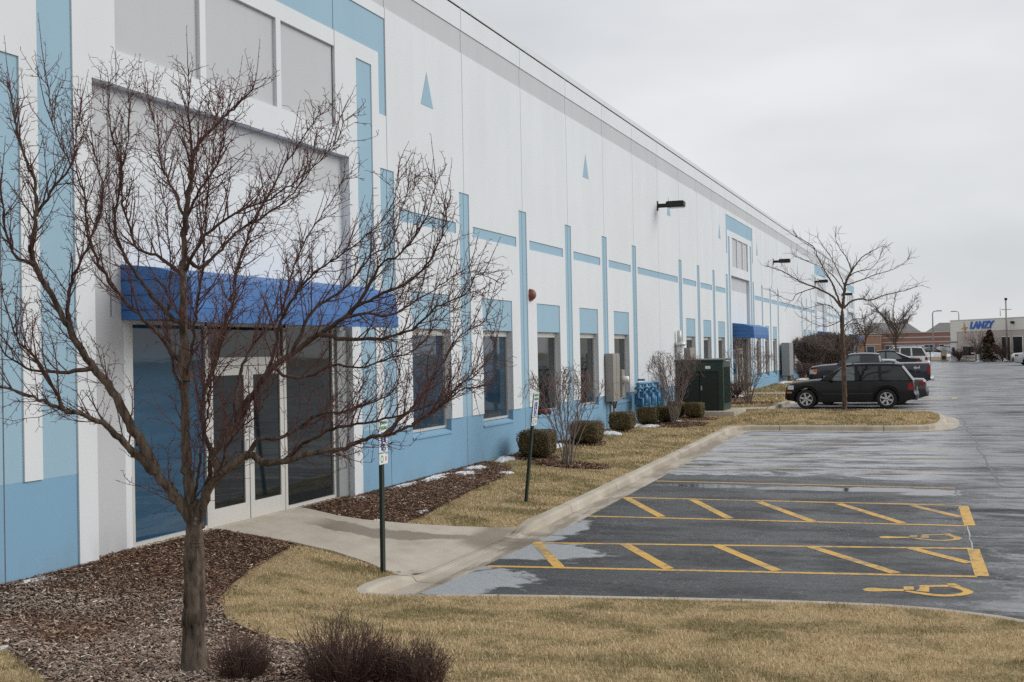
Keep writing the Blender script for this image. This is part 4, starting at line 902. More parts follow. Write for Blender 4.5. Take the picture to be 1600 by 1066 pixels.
APPLE= [(0.098, 0.082, [(0.008, -0.014, -0.021), (0.01, -0.016, 0.308), (0.013, -0.019, 0.636), (0.025, -0.018, 0.99), (0.034, -0.017, 1.181), (0.032, -0.019, 1.343)]), (0.08, 0.06, [(0.025, -0.018, 1.01), (0.034, -0.043, 1.155), (-0.029, -0.094, 1.301), (-0.142, -0.164, 1.472), (-0.218, -0.219, 1.606)]), (0.054, 0.013, [(-0.205, -0.214, 1.576), (-0.243, -0.262, 1.754), (-0.331, -0.329, 1.963), (-0.463, -0.413, 2.269), (-0.552, -0.479, 2.405), (-0.683, -0.562, 2.674), (-0.807, -0.643, 2.976), (-0.891, -0.709, 3.191), (-0.889, -0.742, 3.355), (-0.826, -0.754, 3.555), (-0.809, -0.783, 3.784), (-0.85, -0.833, 3.997), (-0.883, -0.88, 4.186), (-0.912, -0.926, 4.502)]), (0.048, 0.011, [(-0.204, -0.214, 1.586), (-0.302, -0.35, 1.756), (-0.409, -0.489, 1.938), (-0.502, -0.623, 2.029), (-0.605, -0.76, 2.094), (-0.674, -0.884, 2.157), (-0.819, -1.037, 2.245), (-0.926, -1.175, 2.306)]), (0.022, 0.006, [(-0.534, -0.501, 2.396), (-0.608, -0.608, 2.374), (-0.73, -0.732, 2.374), (-0.813, -0.842, 2.391), (-0.892, -0.951, 2.466), (-0.925, -1.044, 2.562), (-0.976, -1.144, 2.718)]), (0.02, 0.006, [(-0.686, -0.559, 2.66), (-0.743, -0.529, 2.869), (-0.74, -0.477, 3.07), (-0.685, -0.406, 3.271), (-0.62, -0.331, 3.5), (-0.599, -0.273, 3.782), (-0.674, -0.25, 4.044), (-0.806, -0.248, 4.36)]), (0.018, 0.005, [(-0.831, -0.777, 3.184), (-0.896, -0.865, 3.225), (-0.918, -0.938, 3.341), (-0.915, -1.002, 3.526), (-0.88, -1.055, 3.708), (-0.874, -1.12, 3.981)]), (0.016, 0.005, [(-0.845, -0.733, 3.558), (-0.738, -0.656, 3.795), (-0.646, -0.584, 3.935), (-0.63, -0.541, 4.147), (-0.602, -0.494, 4.45)]), (0.018, 0.005, [(-0.586, -0.783, 2.095), (-0.628, -0.886, 2.333), (-0.657, -0.983, 2.477), (-0.708, -1.088, 2.595), (-0.731, -1.184, 2.85), (-0.732, -1.272, 3.077)]), (0.074, 0.058, [(0.025, -0.018, 0.99), (0.018, -0.012, 1.15), (-0.015, -0.016, 1.443), (-0.043, -0.019, 1.746), (-0.047, -0.013, 2.05), (-0.043, -0.003, 2.304)]), (0.058, 0.036, [(-0.043, -0.003, 2.293), (-0.055, 0.003, 2.558), (-0.065, 0.01, 2.864), (-0.066, 0.02, 3.17), (-0.058, 0.033, 3.451)]), (0.034, 0.01, [(-0.058, 0.033, 3.436), (-0.048, 0.061, 3.684), (-0.036, 0.09, 3.84), (-0.02, 0.12, 4.126), (0.109, 0.191, 4.293), (0.264, 0.272, 4.47), (0.4, 0.347, 4.622)]), (0.02, 0.006, [(-0.008, 0.048, 3.782), (0.072, -0.033, 4.071), (0.118, -0.125, 4.355), (0.174, -0.214, 4.632)]), (0.024, 0.006, [(-0.049, -0.009, 2.71), (-0.256, -0.027, 2.879), (-0.431, -0.032, 3.09), (-0.612, -0.041, 3.339), (-0.692, -0.012, 3.574), (-0.7, 0.043, 3.773), (-0.696, 0.101, 4.027), (-0.819, 0.113, 4.355), (-0.858, 0.155, 4.754)]), (0.022, 0.006, [(-0.046, -0.005, 2.405), (-0.114, -0.084, 2.509), (-0.165, -0.157, 2.651), (-0.291, -0.258, 2.803), (-0.383, -0.346, 2.938), (-0.459, -0.428, 3.106), (-0.528, -0.509, 3.336), (-0.522, -0.562, 3.547), (-0.515, -0.615, 3.785), (-0.604, -0.703, 4.022), (-0.654, -0.777, 4.305), (-0.65, -0.832, 4.535)]), (0.02, 0.005, [(-0.063, 0.013, 3.118), (-0.203, 0.01, 3.226), (-0.36, 0.002, 3.305), (-0.481, 0.007, 3.337), (-0.569, 0.022, 3.519), (-0.644, 0.042, 3.717), (-0.682, 0.075, 3.986), (-0.657, 0.13, 4.255), (-0.677, 0.168, 4.686)]), (0.022, 0.005, [(-0.062, 0.033, 3.273), (0.02, 0.14, 3.184), (0.132, 0.255, 3.331), (0.207, 0.357, 3.465), (0.353, 0.485, 3.585), (0.543, 0.628, 3.763), (0.661, 0.744, 3.982), (0.708, 0.834, 4.314)]), (0.02, 0.005, [(-0.064, 0.034, 3.145), (0.046, -0.018, 3.264), (0.242, -0.04, 3.455), (0.505, -0.038, 3.59), (0.771, -0.033, 3.674), (1.054, -0.023, 3.829), (1.315, -0.022, 4.029), (1.436, -0.071, 4.204)]), (0.018, 0.005, [(-0.076, 0.079, 3.559), (-0.21, 0.147, 3.807), (-0.386, 0.2, 4.061), (-0.483, 0.281, 4.372), (-0.612, 0.351, 4.663)]), (0.018, 0.005, [(-0.07, 0.08, 3.585), (0.135, -0.047, 3.762), (0.363, -0.165, 3.907), (0.543, -0.301, 4.094), (0.632, -0.471, 4.345)]), (0.018, 0.005, [(-0.049, -0.005, 2.253), (0.103, -0.121, 2.555), (0.25, -0.24, 2.896), (0.386, -0.362, 3.225), (0.502, -0.492, 3.544), (0.635, -0.615, 3.85), (0.768, -0.739, 4.191)]), (0.016, 0.005, [(-0.046, -0.003, 2.151), (-0.222, 0.082, 2.406), (-0.339, 0.186, 2.773), (-0.397, 0.312, 3.148), (-0.495, 0.423, 3.534), (-0.609, 0.529, 3.877), (-0.65, 0.66, 4.338)]), (0.074, 0.058, [(0.025, -0.018, 1.01), (0.067, -0.031, 1.169), (0.153, -0.029, 1.387), (0.231, -0.028, 1.509), (0.322, -0.023, 1.575)]), (0.044, 0.009, [(0.322, -0.023, 1.575), (0.512, 0.01, 1.699), (0.641, 0.021, 1.64), (0.817, 0.05, 1.649), (0.993, 0.078, 1.698), (1.283, 0.147, 1.745), (1.489, 0.186, 1.826), (1.665, 0.214, 1.85), (1.813, 0.232, 1.917), (1.956, 0.247, 1.989), (2.076, 0.254, 2.071), (2.191, 0.259, 2.18), (2.325, 0.273, 2.193)]), (0.05, 0.04, [(0.288, -0.035, 1.546), (0.216, -0.027, 1.689), (0.284, 0.032, 1.796), (0.368, 0.097, 1.938)]), (0.04, 0.009, [(0.368, 0.097, 1.938), (0.447, 0.097, 2.094), (0.558, 0.11, 2.229), (0.674, 0.123, 2.378), (0.83, 0.153, 2.475), (1.052, 0.205, 2.625), (1.254, 0.251, 2.75), (1.366, 0.264, 2.841), (1.565, 0.308, 2.926), (1.736, 0.343, 3.0), (1.888, 0.37, 3.133), (2.018, 0.389, 3.35), (2.064, 0.377, 3.543)]), (0.024, 0.006, [(1.064, 0.183, 2.625), (1.287, 0.181, 2.58), (1.587, 0.206, 2.583), (1.846, 0.216, 2.65), (2.036, 0.199, 2.79), (2.271, 0.2, 2.897), (2.384, 0.156, 3.033), (2.513, 0.12, 3.002)]), (0.024, 0.006, [(0.479, 0.033, 1.672), (0.544, 0.119, 1.811), (0.659, 0.225, 1.809), (0.758, 0.324, 1.874), (0.908, 0.441, 1.974), (1.089, 0.57, 2.018), (1.271, 0.7, 2.068), (1.374, 0.8, 2.142), (1.409, 0.876, 2.265), (1.347, 0.915, 2.423), (1.254, 0.944, 2.541)]), (0.022, 0.006, [(0.791, 0.094, 1.645), (1.0, 0.068, 1.798), (1.232, 0.052, 1.888), (1.446, 0.029, 1.934), (1.683, 0.015, 1.973), (1.921, 0.001, 2.031), (2.151, -0.016, 2.111), (2.317, -0.056, 2.209), (2.48, -0.098, 2.301)]), (0.02, 0.006, [(1.537, 0.309, 1.828), (1.646, 0.432, 1.974), (1.757, 0.556, 2.118), (1.872, 0.681, 2.366), (1.965, 0.798, 2.567), (2.156, 0.951, 2.719)]), (0.03, 0.008, [(0.099, 0.005, 1.342), (0.138, 0.061, 1.64), (0.054, 0.071, 1.969), (0.075, 0.12, 2.248), (0.123, 0.18, 2.472), (0.168, 0.238, 2.713), (0.197, 0.291, 2.889), (0.234, 0.345, 3.208), (0.295, 0.409, 3.455), (0.345, 0.47, 3.61), (0.513, 0.572, 3.969), (0.667, 0.669, 4.258), (0.785, 0.754, 4.454)]), (0.022, 0.006, [(0.368, 0.097, 1.938), (0.298, 0.176, 2.142), (0.306, 0.282, 2.395), (0.404, 0.422, 2.652), (0.502, 0.562, 2.809), (0.516, 0.671, 3.077), (0.561, 0.791, 3.35), (0.67, 0.934, 3.627), (0.834, 1.096, 3.962)]), (0.022, 0.006, [(0.531, 0.153, 2.227), (0.676, 0.112, 2.443), (0.798, 0.062, 2.739), (0.986, 0.037, 2.979), (1.17, 0.011, 3.118), (1.488, 0.033, 3.299), (1.711, 0.021, 3.479), (1.851, -0.021, 3.704)]), (0.02, 0.005, [(0.83, 0.153, 2.475), (0.92, 0.243, 2.739), (1.037, 0.345, 2.89), (1.18, 0.456, 3.016), (1.326, 0.568, 3.246), (1.448, 0.672, 3.351), (1.527, 0.758, 3.665), (1.556, 0.828, 3.853)]), (0.018, 0.005, [(1.377, 0.241, 2.84), (1.5, 0.213, 3.018), (1.624, 0.186, 3.158), (1.769, 0.167, 3.223), (1.913, 0.147, 3.335), (2.034, 0.118, 3.518), (2.11, 0.073, 3.699)]), (0.018, 0.005, [(0.687, 0.102, 2.378), (0.789, 0.206, 2.289), (0.924, 0.321, 2.31), (1.039, 0.429, 2.382), (1.201, 0.555, 2.352), (1.417, 0.699, 2.424), (1.587, 0.826, 2.498), (1.762, 0.954, 2.729), (1.963, 1.092, 2.884)]), (0.014, 0.004, [(0.265, -0.043, 1.551), (0.418, -0.138, 1.76), (0.592, -0.226, 1.914), (0.783, -0.307, 2.015), (0.951, -0.396, 2.208), (1.094, -0.495, 2.35)]), (0.016, 0.005, [(0.012, -0.026, 1.293), (0.166, -0.155, 1.561), (0.329, -0.282, 1.966), (0.471, -0.416, 2.261), (0.641, -0.54, 2.544), (0.831, -0.656, 2.817), (0.962, -0.794, 3.08), (1.158, -0.908, 3.33)]), (0.016, 0.005, [(1.325, 0.117, 2.745), (1.45, 0.247, 2.774), (1.577, 0.378, 2.764), (1.734, 0.519, 2.873), (1.918, 0.67, 3.024), (2.105, 0.821, 3.152)]), (0.014, 0.005, [(1.785, 0.292, 1.913), (1.974, 0.306, 2.03), (2.18, 0.326, 2.222), (2.36, 0.337, 2.364), (2.472, 0.323, 2.507)])]
LOCUST= [(0.088, 0.07, [(0.003, -0.023, -0.02), (0.004, -0.033, 1.012), (0.002, -0.043, 1.89), (-0.02, -0.06, 2.769), (-0.001, -0.062, 3.646)]), (0.05, 0.012, [(-0.002, -0.062, 3.602), (-0.314, -0.286, 4.022), (-0.812, -0.576, 4.312), (-1.309, -0.865, 4.536), (-1.801, -1.153, 4.867), (-2.253, -1.425, 5.044)]), (0.022, 0.008, [(-0.873, -0.598, 4.314), (-1.448, -0.663, 4.112), (-1.655, -0.594, 3.902), (-2.103, -0.617, 4.093)]), (0.045, 0.01, [(-0.022, -0.069, 3.647), (-0.167, -0.02, 4.049), (-0.332, 0.022, 4.497), (-0.581, 0.033, 4.95), (-0.79, 0.059, 5.403), (-0.959, 0.1, 5.792), (-1.486, 0.012, 6.145)]), (0.06, 0.04, [(0.018, -0.054, 3.602), (0.068, -0.006, 4.129), (0.136, 0.05, 4.525), (0.327, 0.151, 4.897)]), (0.032, 0.008, [(0.327, 0.151, 4.897), (0.637, 0.082, 5.297), (0.961, 0.02, 5.497), (1.343, -0.02, 5.672)]), (0.028, 0.008, [(0.327, 0.151, 4.897), (0.135, 0.289, 5.377), (-0.084, 0.419, 5.707), (-0.24, 0.571, 6.083)]), (0.04, 0.01, [(0.039, -0.047, 3.602), (0.299, -0.061, 3.834), (0.617, -0.053, 3.912), (0.93, -0.045, 3.858), (1.41, 0.021, 4.018), (1.968, 0.116, 4.133), (2.382, 0.159, 4.25)]), (0.028, 0.008, [(0.114, 0.025, 4.393), (0.605, 0.322, 4.564), (1.037, 0.596, 4.738), (1.701, 0.955, 4.953), (2.099, 1.216, 5.24)]), (0.022, 0.007, [(0.026, -0.045, 2.987), (0.311, 0.163, 3.203), (0.678, 0.401, 3.264), (1.093, 0.656, 3.545), (1.406, 0.872, 3.851)]), (0.02, 0.007, [(-0.001, -0.052, 2.724), (0.202, -0.123, 3.025), (0.501, -0.157, 3.061), (0.875, -0.161, 2.877)]), (0.02, 0.007, [(-0.011, -0.061, 3.208), (-0.36, -0.009, 3.042), (-0.689, 0.05, 3.007), (-1.12, 0.069, 3.174)]), (0.02, 0.007, [(-0.01, -0.061, 3.251), (-0.316, -0.353, 3.648), (-0.605, -0.637, 3.736), (-1.06, -0.978, 3.609)]), (0.028, 0.008, [(0.068, 0.011, 4.196), (-0.195, -0.288, 4.631), (-0.519, -0.609, 4.954), (-0.964, -0.972, 5.168), (-1.345, -1.312, 5.336)]), (0.024, 0.008, [(0.092, 0.018, 4.349), (-0.12, 0.135, 4.87), (-0.335, 0.252, 5.329), (-0.555, 0.368, 5.681), (-0.817, 0.468, 6.104)]), (0.024, 0.008, [(0.24, 0.121, 4.701), (0.522, 0.08, 4.863), (0.945, 0.091, 4.934), (1.247, 0.056, 5.246)]), (0.018, 0.006, [(-0.039, -0.058, 1.891), (-0.247, -0.03, 2.224), (-0.59, -0.047, 2.121), (-0.873, -0.042, 1.993)])]

t = thing('crabapple_tree', 'big bare reddish crabapple tree in the mulch bed in front of the entrance', 'tree', (4.09, 8.19, -.01))
APPLE[0] = (APPLE[0][0]*1., APPLE[0][1]*2., APPLE[0][2])     # the trunk keeps its girth
bare_tree(t, APPLE, (M['bark'], M['limb'], M['twig']), 3, sp1=.060, l1=(.20, .66), sp2=.075, l2=(.06, .20), up=.09, r1=.0050, r2=.0030, r3=.0021, wander=.12, pw=.48, dens=1.25, rbk=.5, tip=.6, shoots=True)
t = thing('honey_locust_tree', 'bare spreading tree on the kerbed grass island by the black car', 'tree', (6.22, 43.12, .14))
bare_tree(t, LOCUST, (M['locust'], M['locust'], M['locust_twig']), 5, sp1=.24, l1=(.35, .95), sp2=.14, l2=(.15, .45), spur=False, up=.04, r1=.009, r2=.006, r3=.0045, wander=.14, skip=.3, pw=.55)
def auto_limbs(h, spread, nl, seed, r0=.11, fork=.35):
    r = random.Random(seed); out_ = [(r0, r0*.75, [(0, 0, -.2), (.02, 0, h*fork*.5), (0, .02, h*fork)])]
    lead = [(0, .02, h*fork)]; 
    for k in range(3): lead.append((r.gauss(0, .12), r.gauss(0, .12), h*(fork+(1-fork)*(k+1)/3.2)))
    out_.append((r0*.6, .012, lead))
    for i in range(nl):
        a = 2*math.pi*(i/nl)+r.uniform(-.3, .3); z0_ = h*r.uniform(fork*.9, fork+.25); e = spread*r.uniform(.7, 1.05); zz = h*r.uniform(.62, 1.0)
        out_.append((r0*.42, .010, [(0, 0, z0_), (e*.35*math.cos(a), e*.35*math.sin(a), z0_+(zz-z0_)*.45), (e*.7*math.cos(a+.1), e*.7*math.sin(a+.1), z0_+(zz-z0_)*.75), (e*math.cos(a), e*math.sin(a), zz)]))
    return out_
for (x, y, h, sp, nl, sd, lab) in ((5.6, 98, 5.6, 2.1, 11, 31, 'bare tree behind the parked cars, its trunk in front of the white car'), (2.4, 112, 5.0, 1.9, 10, 32, 'bare brownish tree farther back between the warehouse and the white car'),
                                   (-1.5, 150, 5.2, 2.4, 10, 33, 'bare tree at the far end of the warehouse before the brick building'), (2.6, 165, 4.6, 2.2, 9, 34, 'small bare tree before the brick building behind the grey van')):
    t = thing('bare_tree', lab, 'tree', (x, y, lz(min(x, 3), min(y, 111))), 0, 'bare trees beyond the car park')
    bare_tree(t, auto_limbs(h, sp, nl, sd), (M['locust'], M['locust'], M['locust_twig']), sd, sp1=.26, l1=(.5, 1.2), sp2=.16, l2=(.25, .6), spur=False, up=.08, r1=.018, r2=.014, r3=.011, wander=.15)
# ------------------------------------------------------------------ multi-stem bare shrubs
def shrub(x, y, h, spread, n, seed, label, name='bare_shrub', cat='shrub', group='bare shrubs along the wall', mats=('shrub', 'shrubtip'), r0=.018, twig=(.16, .5), fine=.0055, levels=6):
    t = thing(name, label, cat, (x, y, lz(x, y)), 0, group); rnd = random.Random(seed); sb = MB(); tb = MB()
    for i in range(n):
        a = 2*math.pi*i/n+rnd.uniform(-.3, .3); rr = spread*rnd.uniform(.35, 1.0); top = h*rnd.uniform(.78, 1.0)
        P = smooth_path3([Vector((.08*math.cos(a), .08*math.sin(a), -.05)), Vector((rr*.30*math.cos(a), rr*.30*math.sin(a), top*.3)), Vector((rr*.70*math.cos(a+.15), rr*.70*math.sin(a+.15), top*.66)), Vector((rr*math.cos(a), rr*math.sin(a), top))], .12)
        k = len(P); P = [p+Vector((rnd.gauss(0, .015), rnd.gauss(0, .015), 0)) for p in P]; r = r0*rnd.uniform(.6, 1.2); rad = [r+(fine*1.1-r)*q/(k-1) for q in range(k)]
        sb.tube(P, rad, 6)
        for q in range(int(k*.30), k):
            for _ in range(2 if q > k*.6 else 1):
                d = side_dir((P[min(q+1, k-1)]-P[q-1]).normalized(), R(rnd.uniform(20, 55)), rnd, .35); T = grow(P[q], d, rnd.uniform(*twig), .09, .06, .2, rnd); m_ = len(T)
                T = [Vector((p.x, p.y, min(p.z, h*(1.05-.30*min(1.3, math.hypot(p.x, p.y)/spread)**2)+rnd.uniform(-.05, .08)*h))) for p in T]
                tb.tube(T, [fine*1.2+(fine*.7-fine*1.2)*w/(m_-1) for w in range(m_)], 3, 0, False)
                for w in range(1, m_):
                    if rnd.random() < .75:
                        d = side_dir((T[w]-T[w-1]+Vector((0, 0, 1e-4))).normalized(), R(rnd.uniform(30, 75)), rnd, .2); T2 = grow(T[w], d, rnd.uniform(.06, .18), .06, .03, .2, rnd); tb.tube(T2, [fine*.75]*len(T2), 3, 0, False)
    sb.build('stems', M[mats[0]], t); tb.build('twigs', M[mats[1]], t); return t
shrub(1.66, 25.85, 2.15, 1.05, 13, 41, 'bare multi-stem shrub in a mulch ring behind the leaning parking sign')
shrub(1.5, 37.6, 2.35, .95, 16, 42, 'bare twiggy shrub standing left of the green transformer')
shrub(1.95, 49.3, 2.45, 1.0, 16, 43, 'bare upright shrub standing right of the green transformer near the second awning')
for i, (x, y, h, sp, lab) in enumerate(((1.0, 80.5, 2.5, 1.5, 'dense bare rounded shrub nearest the tall grey cabinet'), (1.8, 84.5, 2.7, 1.8, 'dense bare rounded shrub in the middle of the dark clump above the black car bonnet'), (1.9, 89, 2.7, 1.8, 'dense bare shrub at the far end of the dark clump behind the pickup cab'), (1.0, 87, 2.7, 1.6, 'dense bare shrub close to the wall at the back of the dark clump'))):
    shrub(x, y, h, sp, 42, 50+i, lab, 'dense_shrub', 'shrub', 'dense clipped bare shrubs', ('limb', 'hedgetip'), .022, (.3, .8), .014)
for i, (x, y, h, sp, lab) in enumerate(((.9, 76.9, 1.0, .7, 'low dark red bush right of the tall grey cabinet'), (1.6, 79, .9, .8, 'low dark red bush under the dense bare shrubs'), (.7, 53.6, .7, .9, 'low reddish bush by the wall under the second awning'))):
    shrub(x, y, h, sp, 36, 60+i, lab, 'low_shrub', 'shrub', 'low reddish bushes by the wall', ('spirea', 'spirea'), .012, (.15, .35), .008)
# foreground twig bushes
def spirea(x, y, h, spread, n, seed, label, lean=.5):
    t = thing('twiggy_bush', label, 'bush', (x, y, lz(x, y)), 0, 'dark red twiggy bushes in the foreground'); rnd = random.Random(seed); sb = MB(); tb = MB()
    for i in range(n):
        a = rnd.uniform(0, 2*math.pi); rr = spread*math.sqrt(rnd.random()); hh = h*(1-.45*(rr/spread)**2)*rnd.uniform(.55, 1.08)
        p0 = Vector((rr*.35*math.cos(a), rr*.35*math.sin(a), -.03)); d = Vector((math.cos(a)*rr/spread*lean, math.sin(a)*rr/spread*lean, 1)); P = grow(p0, d, hh, .05, .02, .11, rnd); k = len(P)
        r = rnd.uniform(.0022, .0042); sb.tube(P, [r+(.0012-r)*q/(k-1) for q in range(k)], 4, 0, False)
        for q in range(2, k):
            if rnd.random() < .62:
                d2 = side_dir((P[q]-P[q-1]).normalized(), R(rnd.uniform(20, 60)), rnd, .3); T = grow(P[q], d2, rnd.uniform(.03, .14), .04, .05, .2, rnd); tb.tube(T, [.0016]*len(T), 3, 0, False)
    sb.build('stems', M['spirea'], t); tb.build('twigs', M['spirea'], t)
spirea(5.42, 8.16, .58, .48, 420, 71, 'tallest dark red twiggy bush at the bottom edge, fanned and spiky', .75)
spirea(4.62, 8.04, .38, .38, 380, 72, 'low twiggy bush beside the foot of the crabapple trunk')
spirea(6.04, 8.22, .38, .32, 320, 73, 'small rounded twiggy bush on the grass side of the spiky bush')
spirea(5.74, 8.28, .34, .32, 260, 74, 'low twiggy bush between the spiky bush and the rounded one')
# ------------------------------------------------------------------ clipped boxwoods
def leaf_cloud(n, fn, size, seed, tone=(.5, .25)):
    g_ = np.random.default_rng(seed); c, nr = fn(g_, n); n = len(c); a = g_.normal(0, 1, (n, 3)); a -= nr*np.sum(a*nr, 1)[:, None]*.75; a /= np.linalg.norm(a, axis=1)[:, None]; b_ = np.cross(a, nr+g_.normal(0, .5, (n, 3))); b_ /= np.linalg.norm(b_, axis=1)[:, None]
    L = size*g_.uniform(.6, 1.4, n)[:, None]; Wd = L*.55; V = np.stack([c-a*L/2, c+b_*Wd/2, c+a*L/2, c-b_*Wd/2], 1).reshape(-1, 3); i = (np.arange(n)*4)[:, None]
    F = np.stack([i+[0, 1, 2], i+[0, 2, 3]], 1).reshape(-1, 3); return V, F, np.repeat(np.clip(g_.normal(tone[0], tone[1], n), 0, 1), 4)
def box_fn(wx, wy, h):
    def fn(g_, n):
        p = g_.normal(0, 1, (n, 3)); q = np.abs(p)**7; k = (q.sum(1))**(-1/7); s_ = p*k[:, None]; nr = np.sign(s_)*np.abs(s_)**5; nr /= np.linalg.norm(nr, axis=1)[:, None]
        dep = 1-np.abs(g_.normal(0, .07, n)); lump = 1+.05*np.sin(7*s_[:, 0]+3*s_[:, 2])*np.sin(6*s_[:, 1]+1)+.03*np.sin(15*s_[:, 2]+9*s_[:, 0])
        taper = 1-.16*np.clip(-s_[:, 2], 0, 1)
        c = s_*np.c_[wx/2*taper, wy/2*taper, np.full(n, h/2)]*(dep*lump)[:, None]+[0, 0, h/2+.08]; return c, nr
    return fn
def boxwood(x, y, wx, wy, h, seed, label, n=5200):
    t = thing('boxwood_shrub', label, 'shrub', (x, y, lz(x, y)-.02), random.Random(seed).uniform(-.1, .1), 'clipped boxwoods along the wall')
    V, F, tn = leaf_cloud(n, box_fn(wx, wy, h), .034, seed, (.42, .24)); hz = V[:, 2]/h; tn = np.clip(tn+np.repeat(np.random.default_rng(seed).uniform(-.08, .1, len(tn)//4), 4), 0, 1)
    inst('foliage', np_mesh('foliage', V, F, M['boxleaf'], tn), t)
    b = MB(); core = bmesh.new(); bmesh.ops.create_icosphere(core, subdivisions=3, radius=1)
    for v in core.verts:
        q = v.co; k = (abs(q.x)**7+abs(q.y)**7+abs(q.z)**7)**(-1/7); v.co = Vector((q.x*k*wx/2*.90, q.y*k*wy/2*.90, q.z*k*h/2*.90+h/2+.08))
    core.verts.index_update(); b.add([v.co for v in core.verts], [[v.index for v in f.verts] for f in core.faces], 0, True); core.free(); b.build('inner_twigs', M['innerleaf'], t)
    b = MB()
    for k in range(5): b.tube([(0, 0, -.05), (.05*math.cos(k*1.3), .05*math.sin(k*1.3), .12), (.16*math.cos(k*1.3), .16*math.sin(k*1.3), .3)], .014, 5)
    b.build('stem', M['limb'], t)
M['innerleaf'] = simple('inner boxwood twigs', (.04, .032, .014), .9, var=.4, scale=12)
boxwood(.72, 26.55, 0.82, 0.82, 0.60, 81, 'nearest clipped boxwood, close to the wall behind the leaning sign post', 7000)
boxwood(.80, 30.3, 0.82, 0.82, 0.55, 82, 'clipped boxwood under the fourth window, behind the first bare shrub')
boxwood(.66, 34.4, 0.73, 0.77, 0.52, 83, 'clipped boxwood in front of the beige meter cabinet')
boxwood(.72, 37.3, 0.65, 0.73, 0.49, 84, 'clipped boxwood in front of the gas meters, left one of the close pair')
boxwood(1.12, 38.2, 0.65, 0.69, 0.47, 85, 'clipped boxwood in front of the gas meters, right one of the close pair')
boxwood(.95, 40.4, 0.60, 0.69, 0.50, 86, 'clipped boxwood half hidden behind the twiggy shrub by the vent pipe')
boxwood(1.62, 40.2, 0.62, 0.62, 0.49, 87, 'clipped boxwood at the corner of the transformer pad')
# dry leaves on the lawn
lb = MB(); rr = random.Random(5)
for _ in range(46):
    x, y = rr.uniform(3.2, 11.5), rr.uniform(8.2, 13.6)
    if in_poly(np.array([x]), np.array([y]), BED1)[0]: continue
    z = lz(x, y)+.035; a = rr.uniform(0, 6.28); s_ = rr.uniform(.012, .03); c, d = math.cos(a)*s_, math.sin(a)*s_
    lb.add([(x-c, y-d, z), (x+d*.5, y-c*.5, z+.006), (x+c, y+d, z+.012), (x-d*.5, y+c*.5, z+.01)], [(0, 1, 2, 3)])
for _ in range(60):
    a = rr.uniform(0, 1); x, y = 2.2+.7*a+rr.gauss(0, .12), 14.75-.35*a+rr.gauss(-.1, .1)
    z = lz(x, y)+.035; a = rr.uniform(0, 6.28); s_ = rr.uniform(.012, .026); c, d = math.cos(a)*s_, math.sin(a)*s_
    lb.add([(x-c, y-d, z), (x+d*.5, y-c*.5, z+.006), (x+c, y+d, z+.012), (x-d*.5, y+c*.5, z+.01)], [(0, 1, 2, 3)])
o = lb.build('dry_leaves', M['brownleaf']); o['kind'] = 'stuff'

# ------------------------------------------------------------------ vehicles
def carpaint(name, col, rough=.28): return simple(name, col, rough, .15, .5, .05, 2, coat=.6)
M['black_paint'] = simple('black car paint', (.0040, .0042, .0045), .34, 0, .30, .05, 2, coat=.12); M['navy_paint'] = carpaint('dark navy car paint', (.012, .014, .026)); M['dkgrey_paint'] = carpaint('dark charcoal car paint', (.014, .014, .016))
M['silver_paint'] = carpaint('silver car paint', (.42, .44, .45)); M['white_paint'] = carpaint('white car paint', (.66, .67, .67)); M['grey_paint'] = carpaint('slate grey car paint', (.11, .125, .15)); M['red_paint'] = carpaint('red car paint', (.34, .03, .03)); M['blue_paint'] = carpaint('blue grey car paint', (.10, .14, .20))
M['tyre'] = simple('tyre rubber', (.014, .014, .014), .85); M['rim'] = simple('alloy rim', (.50, .50, .50), .3, .6, var=.06); M['rimdark'] = simple('rim shadow', (.03, .03, .03), .7)
M['carglass'] = simple('clear car glass', (.10, .125, .12), .04, 0, .8, var=.4, scale=1.2); M['cartint'] = simple('tinted car glass', (.006, .007, .008), .05, 0, .7)
M['tail'] = simple('red tail light', (.22, .006, .006), .22, 0, .25); M['head'] = simple('headlight glass', (.55, .57, .58), .12); M['amber'] = simple('amber lamp', (.60, .16, .02), .2); M['trim'] = simple('black plastic trim', (.016, .016, .017), .6); M['chrome'] = simple('chrome trim', (.55, .55, .55), .15, .9)
def interp(tab, x):
    return float(np.interp(x, [a for a, _ in tab], [b for _, b in tab]))
wheel_cache = {}
